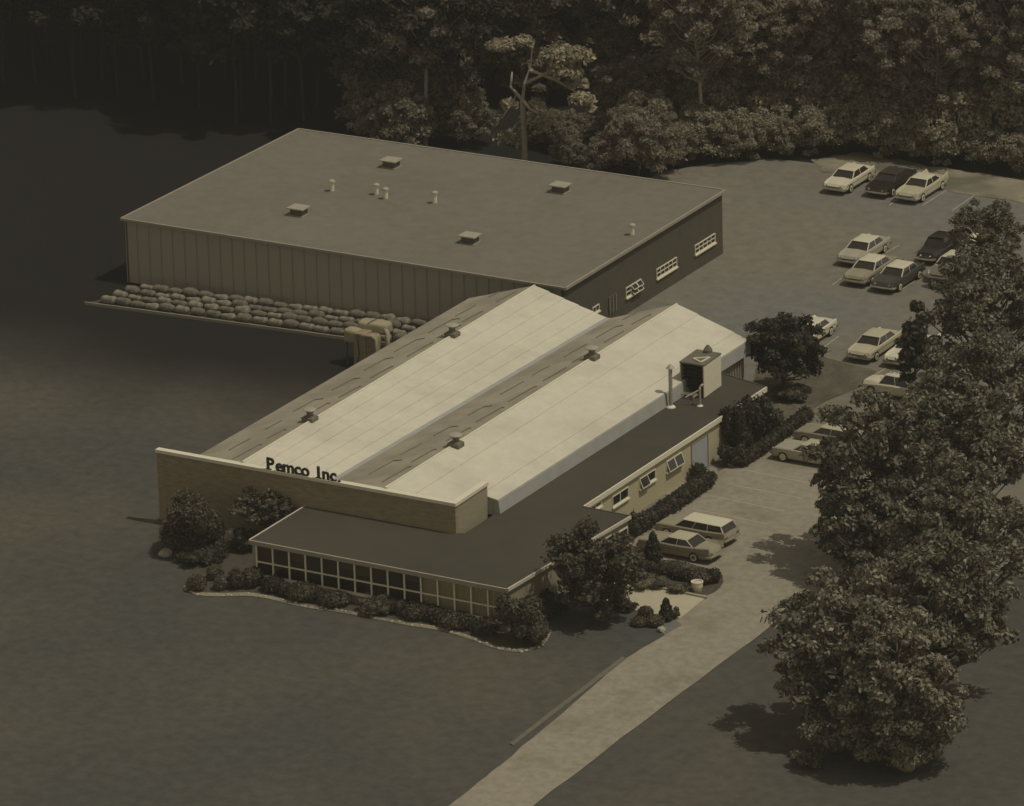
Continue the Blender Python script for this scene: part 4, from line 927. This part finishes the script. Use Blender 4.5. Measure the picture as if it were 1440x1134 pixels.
def make_car(style, body, roof, key):
    st = STY[style]; t = bpy.data.objects.new(key, None); COL.objects.link(t); t.empty_display_size = .5
    secs = []
    for (x, zc, ze, hw, zb) in st['body']:
        secs.append([(x, -hw*.90, zb), (x, -hw*.99, zb+.12), (x, -hw, (zb+ze)/2), (x, -hw*.97, ze-.07), (x, -hw*.90, ze), (x, -hw*.72, zc-.005), (x, 0, zc+.025), (x, hw*.72, zc-.005), (x, hw*.90, ze), (x, hw*.97, ze-.07), (x, hw, (zb+ze)/2), (x, hw*.99, zb+.12), (x, hw*.90, zb)])
    bo = loft(secs).build('body', P_[body], t)
    (wb, wt), (rb, rt_) = st['ws'], st['rw']; top = st['top']; zb = .93 if style != 'old' else .98; hb, ht = (.86, .70) if style != 'old' else (.80, .60)
    if style == 'wagon': ht = .74
    # pillars and glass: greenhouse as glass planes with a painted roof
    def g4(nm, q, m=M['carglass']):
        c = sum((Vector(p) for p in q), Vector())/4; nrm = (Vector(q[1])-Vector(q[0])).cross(Vector(q[3])-Vector(q[0])).normalized()
        mb = MB(); a = [Vector(p) for p in q]; mb.hexa([p-nrm*.03 for p in a], a); return mb.build(nm, m, t)
    zt_ = top-.07
    g4('windscreen', [(wb, -hb, zb), (wb, hb, zb), (wt, ht, zt_), (wt, -ht, zt_)])
    g4('rear_window', [(rb, hb, zb), (rb, -hb, zb), (rt_, -ht, zt_), (rt_, ht, zt_)])
    for s in (-1, 1):
        cuts = [0, .5, 1] if style != 'wagon' else [0, .34, .66, 1]
        for a, b_ in zip(cuts, cuts[1:]):
            x0b, x1b = wb+(rb-wb)*a, wb+(rb-wb)*b_; x0t, x1t = wt+(rt_-wt)*a, wt+(rt_-wt)*b_
            q = [(x0b-.04, s*hb, zb), (x1b+.04, s*hb, zb), (x1t+.04, s*ht, zt_), (x0t-.04, s*ht, zt_)]
            if s > 0: q = q[::-1]
            g4('side_window', q if s < 0 else q)
    for s in (-1, 1):
        for a in ([0, .5, 1] if style != 'wagon' else [0, .34, .66, 1]):
            pl = MB(); xb, xt = wb+(rb-wb)*a, wt+(rt_-wt)*a; pl.bar((xb, s*hb, zb-.02), (xt, s*ht, zt_+.02), .07 if a in (0, 1) else .05, .05); pl.build('pillar', P_[roof], t)
    rs = []
    n_ = 7
    for i in range(n_):
        f_ = i/(n_-1); x = wt+.10+(rt_-.10-wt-.10)*f_; b_ = math.sin(math.pi*f_)**.5 if 0 < f_ < 1 else 0
        cr = top-.03+.035*b_ if style != 'old' else top-.10+.10*b_
        h2 = (ht+.03)*(.94 if i in (0, n_-1) else 1)
        rs.append([(x, -h2, zt_), (x, -h2*.97, zt_+.035), (x, -h2*.6, cr), (x, h2*.6, cr), (x, h2*.97, zt_+.035), (x, h2, zt_)])
    loft(rs).build('roof', P_[roof], t)
    L2 = st['L']/2
    for s, nm in ((1, 'front_bumper'), (-1, 'rear_bumper')):
        w2 = .95 if style != 'old' else .72
        mb = MB(); mb.tube([(s*(L2-.28), -w2-.02, .47), (s*(L2-.02), -w2+.04, .47), (s*(L2+.07), 0, .47), (s*(L2-.02), w2-.04, .47), (s*(L2-.28), w2+.02, .47)], .085, 7); mb.build(nm, M['chrome'], t)
    w1 = .62 if style != 'old' else .42
    MB().box(L2-.08, L2+.012, -w1+.12, w1-.12, .54, .64).build('grille', M['metal_dark'], t)
    for s in (-1, 1):
        for k in ((0, .2) if style != 'old' else (0,)):
            mb = MB(); y = s*(w1+.0+k-.04); mb.tube([(L2-.13-k*.3, y, .66), (L2+.005-k*.3, y, .66)], .085, 9); mb.build('headlight', M['chrome'], t)
        MB().box(-L2+.01-.03, -L2+.10, s*.72-.13, s*.72+.13, .62, .74).build('tail_light', P_['brown'], t)
        MB().bar((L2-.35, s*(.995 if style != 'old' else .93), .70), (-L2+.4, s*(1.0 if style != 'old' else .93), .72), .02, .035).build('side_trim', M['chrome'], t)
        for x in (L2-1.0, -L2+1.2):
            y0, y1 = s*.78, s*(1.0 if style != 'old' else .92)
            wh_ = MB(); wh_.tube([(x, y0, .35), (x, y1+s*.012, .35)], .35, 18); wo_ = wh_.build('wheel', M['rubber'], t)
            MB().tube([(x, y1+s*.012, .35), (x, y1+s*.025, .35)], .235, 16).build('whitewall', M['white'] if style != 'old' else M['trim_grey'], wo_)
            MB().tube([(x, y1+s*.02, .35), (x, y1+s*.04, .35)], .15, 12).build('hubcap', M['chrome'], wo_)
    return t
def car(style, body, roof, u, v, head, label, mode='front', name=None, group=None, turn=0, dxy=(0, 0)):
    key = (style, body, roof); nm = name or {'sedan': 'parked_sedan', 'fin': 'finned_sedan', 'wagon': 'station_wagon', 'old': 'vintage_car'}[style]
    p = at(u, v); L2 = STY[style]['L']/2; a = {'-Y': -math.pi/2, '-X': math.pi, '+Y': math.pi/2}[head]+math.radians(turn)
    if mode == 'front': p = p-Vector((math.cos(a), math.sin(a), 0))*L2
    if key in CARS: t = copy_tree(CARS[key]); t.name = nm
    else: t = make_car(style, body, roof, nm); CARS[key] = t
    t.location = (p.x, p.y, .045); t.rotation_euler.z = a; tag(t, label, 'car', group); return t
car('fin', 'tan', 'cream', 957, 780, '-X', 'tan sedan parked against the office corner, nearer of the two front cars', 'c', turn=-2)
car('wagon', 'tan', 'white', 980, 757, '-X', 'tan station wagon with white roof beside the hedge bay', 'c', turn=-3)
car('fin', 'silver', 'cream', 1143, 650, '-X', 'pale finned car with side trim under the tree edge in the front bays', 'c', turn=-2)
car('sedan', 'tan', 'cream', 1172, 626, '-X', 'pale tan car behind the finned car with only its hood showing', 'c', turn=-2)
car('sedan', 'white', 'white', 1172, 275, '-Y', 'white hardtop at the left end of the back row', turn=0)
car('sedan', 'black', 'dark', 1231, 280, '-Y', 'dark car in the middle of the back row')
car('fin', 'cream', 'white', 1273, 288, '-Y', 'cream car at the right end of the back row')
car('sedan', 'silver', 'white', 1192, 377, '-Y', 'silver sedan with white roof at the left of the middle row')
car('sedan', 'tan', 'white', 1201, 405, '-Y', 'tan sedan with white roof in front of the silver one')
car('sedan', 'dark', 'white', 1240, 414, '-Y', 'dark sedan with white roof right of the tan one in the middle row')
car('old', 'black', 'black', 1300, 374, '-Y', 'large black rounded car partly under the tree')
car('sedan', 'white', 'white', 1318, 400, '-Y', 'white car glimpsed through leaves in the middle row')
car('sedan', 'cream', 'white', 1350, 376, '-Y', 'cream car almost hidden behind the tree at the lot edge')
car('sedan', 'white', 'white', 1114, 495, '-Y', 'white car whose tail shows behind the island tree')
car('sedan', 'cream', 'cream', 1206, 512, '-Y', 'cream sedan in full view in the near row of the lot')
car('fin', 'white', 'white', 1258, 520, '-Y', 'white car half hidden beside the cream sedan')
car('old', 'white', 'white', 1260, 556, '-X', 'old rounded white car seen from the side under the trees', 'c', turn=-4)
car('sedan', 'tan', 'tan', 1335, 530, '-Y', 'tan car glimpsed through the big tree')
car('fin', 'white', 'cream', 1240, 728, '-X', 'white car roof showing through a gap in the big tree', 'c')
print('trees', cnt, 'objects', len(bpy.data.objects))

# ------------------------------------------------------------------ thin haze volume added over the whole place to lift the darks
hm = bpy.data.materials.new('haze_air'); hm.use_nodes = True; hn = hm.node_tree.nodes; hn.clear()
ho = hn.new('ShaderNodeOutputMaterial'); hv = hn.new('ShaderNodeVolumePrincipled')
hv.inputs['Color'].default_value = (.95, .90, .78, 1); hv.inputs['Density'].default_value = .00011; hv.inputs['Anisotropy'].default_value = 0
hm.node_tree.links.new(hv.outputs[0], ho.inputs['Volume'])
hz = MB(); hz.box(-2700, 2700, -1600, 3600, -1, CAM.z+4); ho_ = hz.build('haze', hm, kind='stuff'); ho_['label'] = 'thin pale haze added over the site to lift the darks'
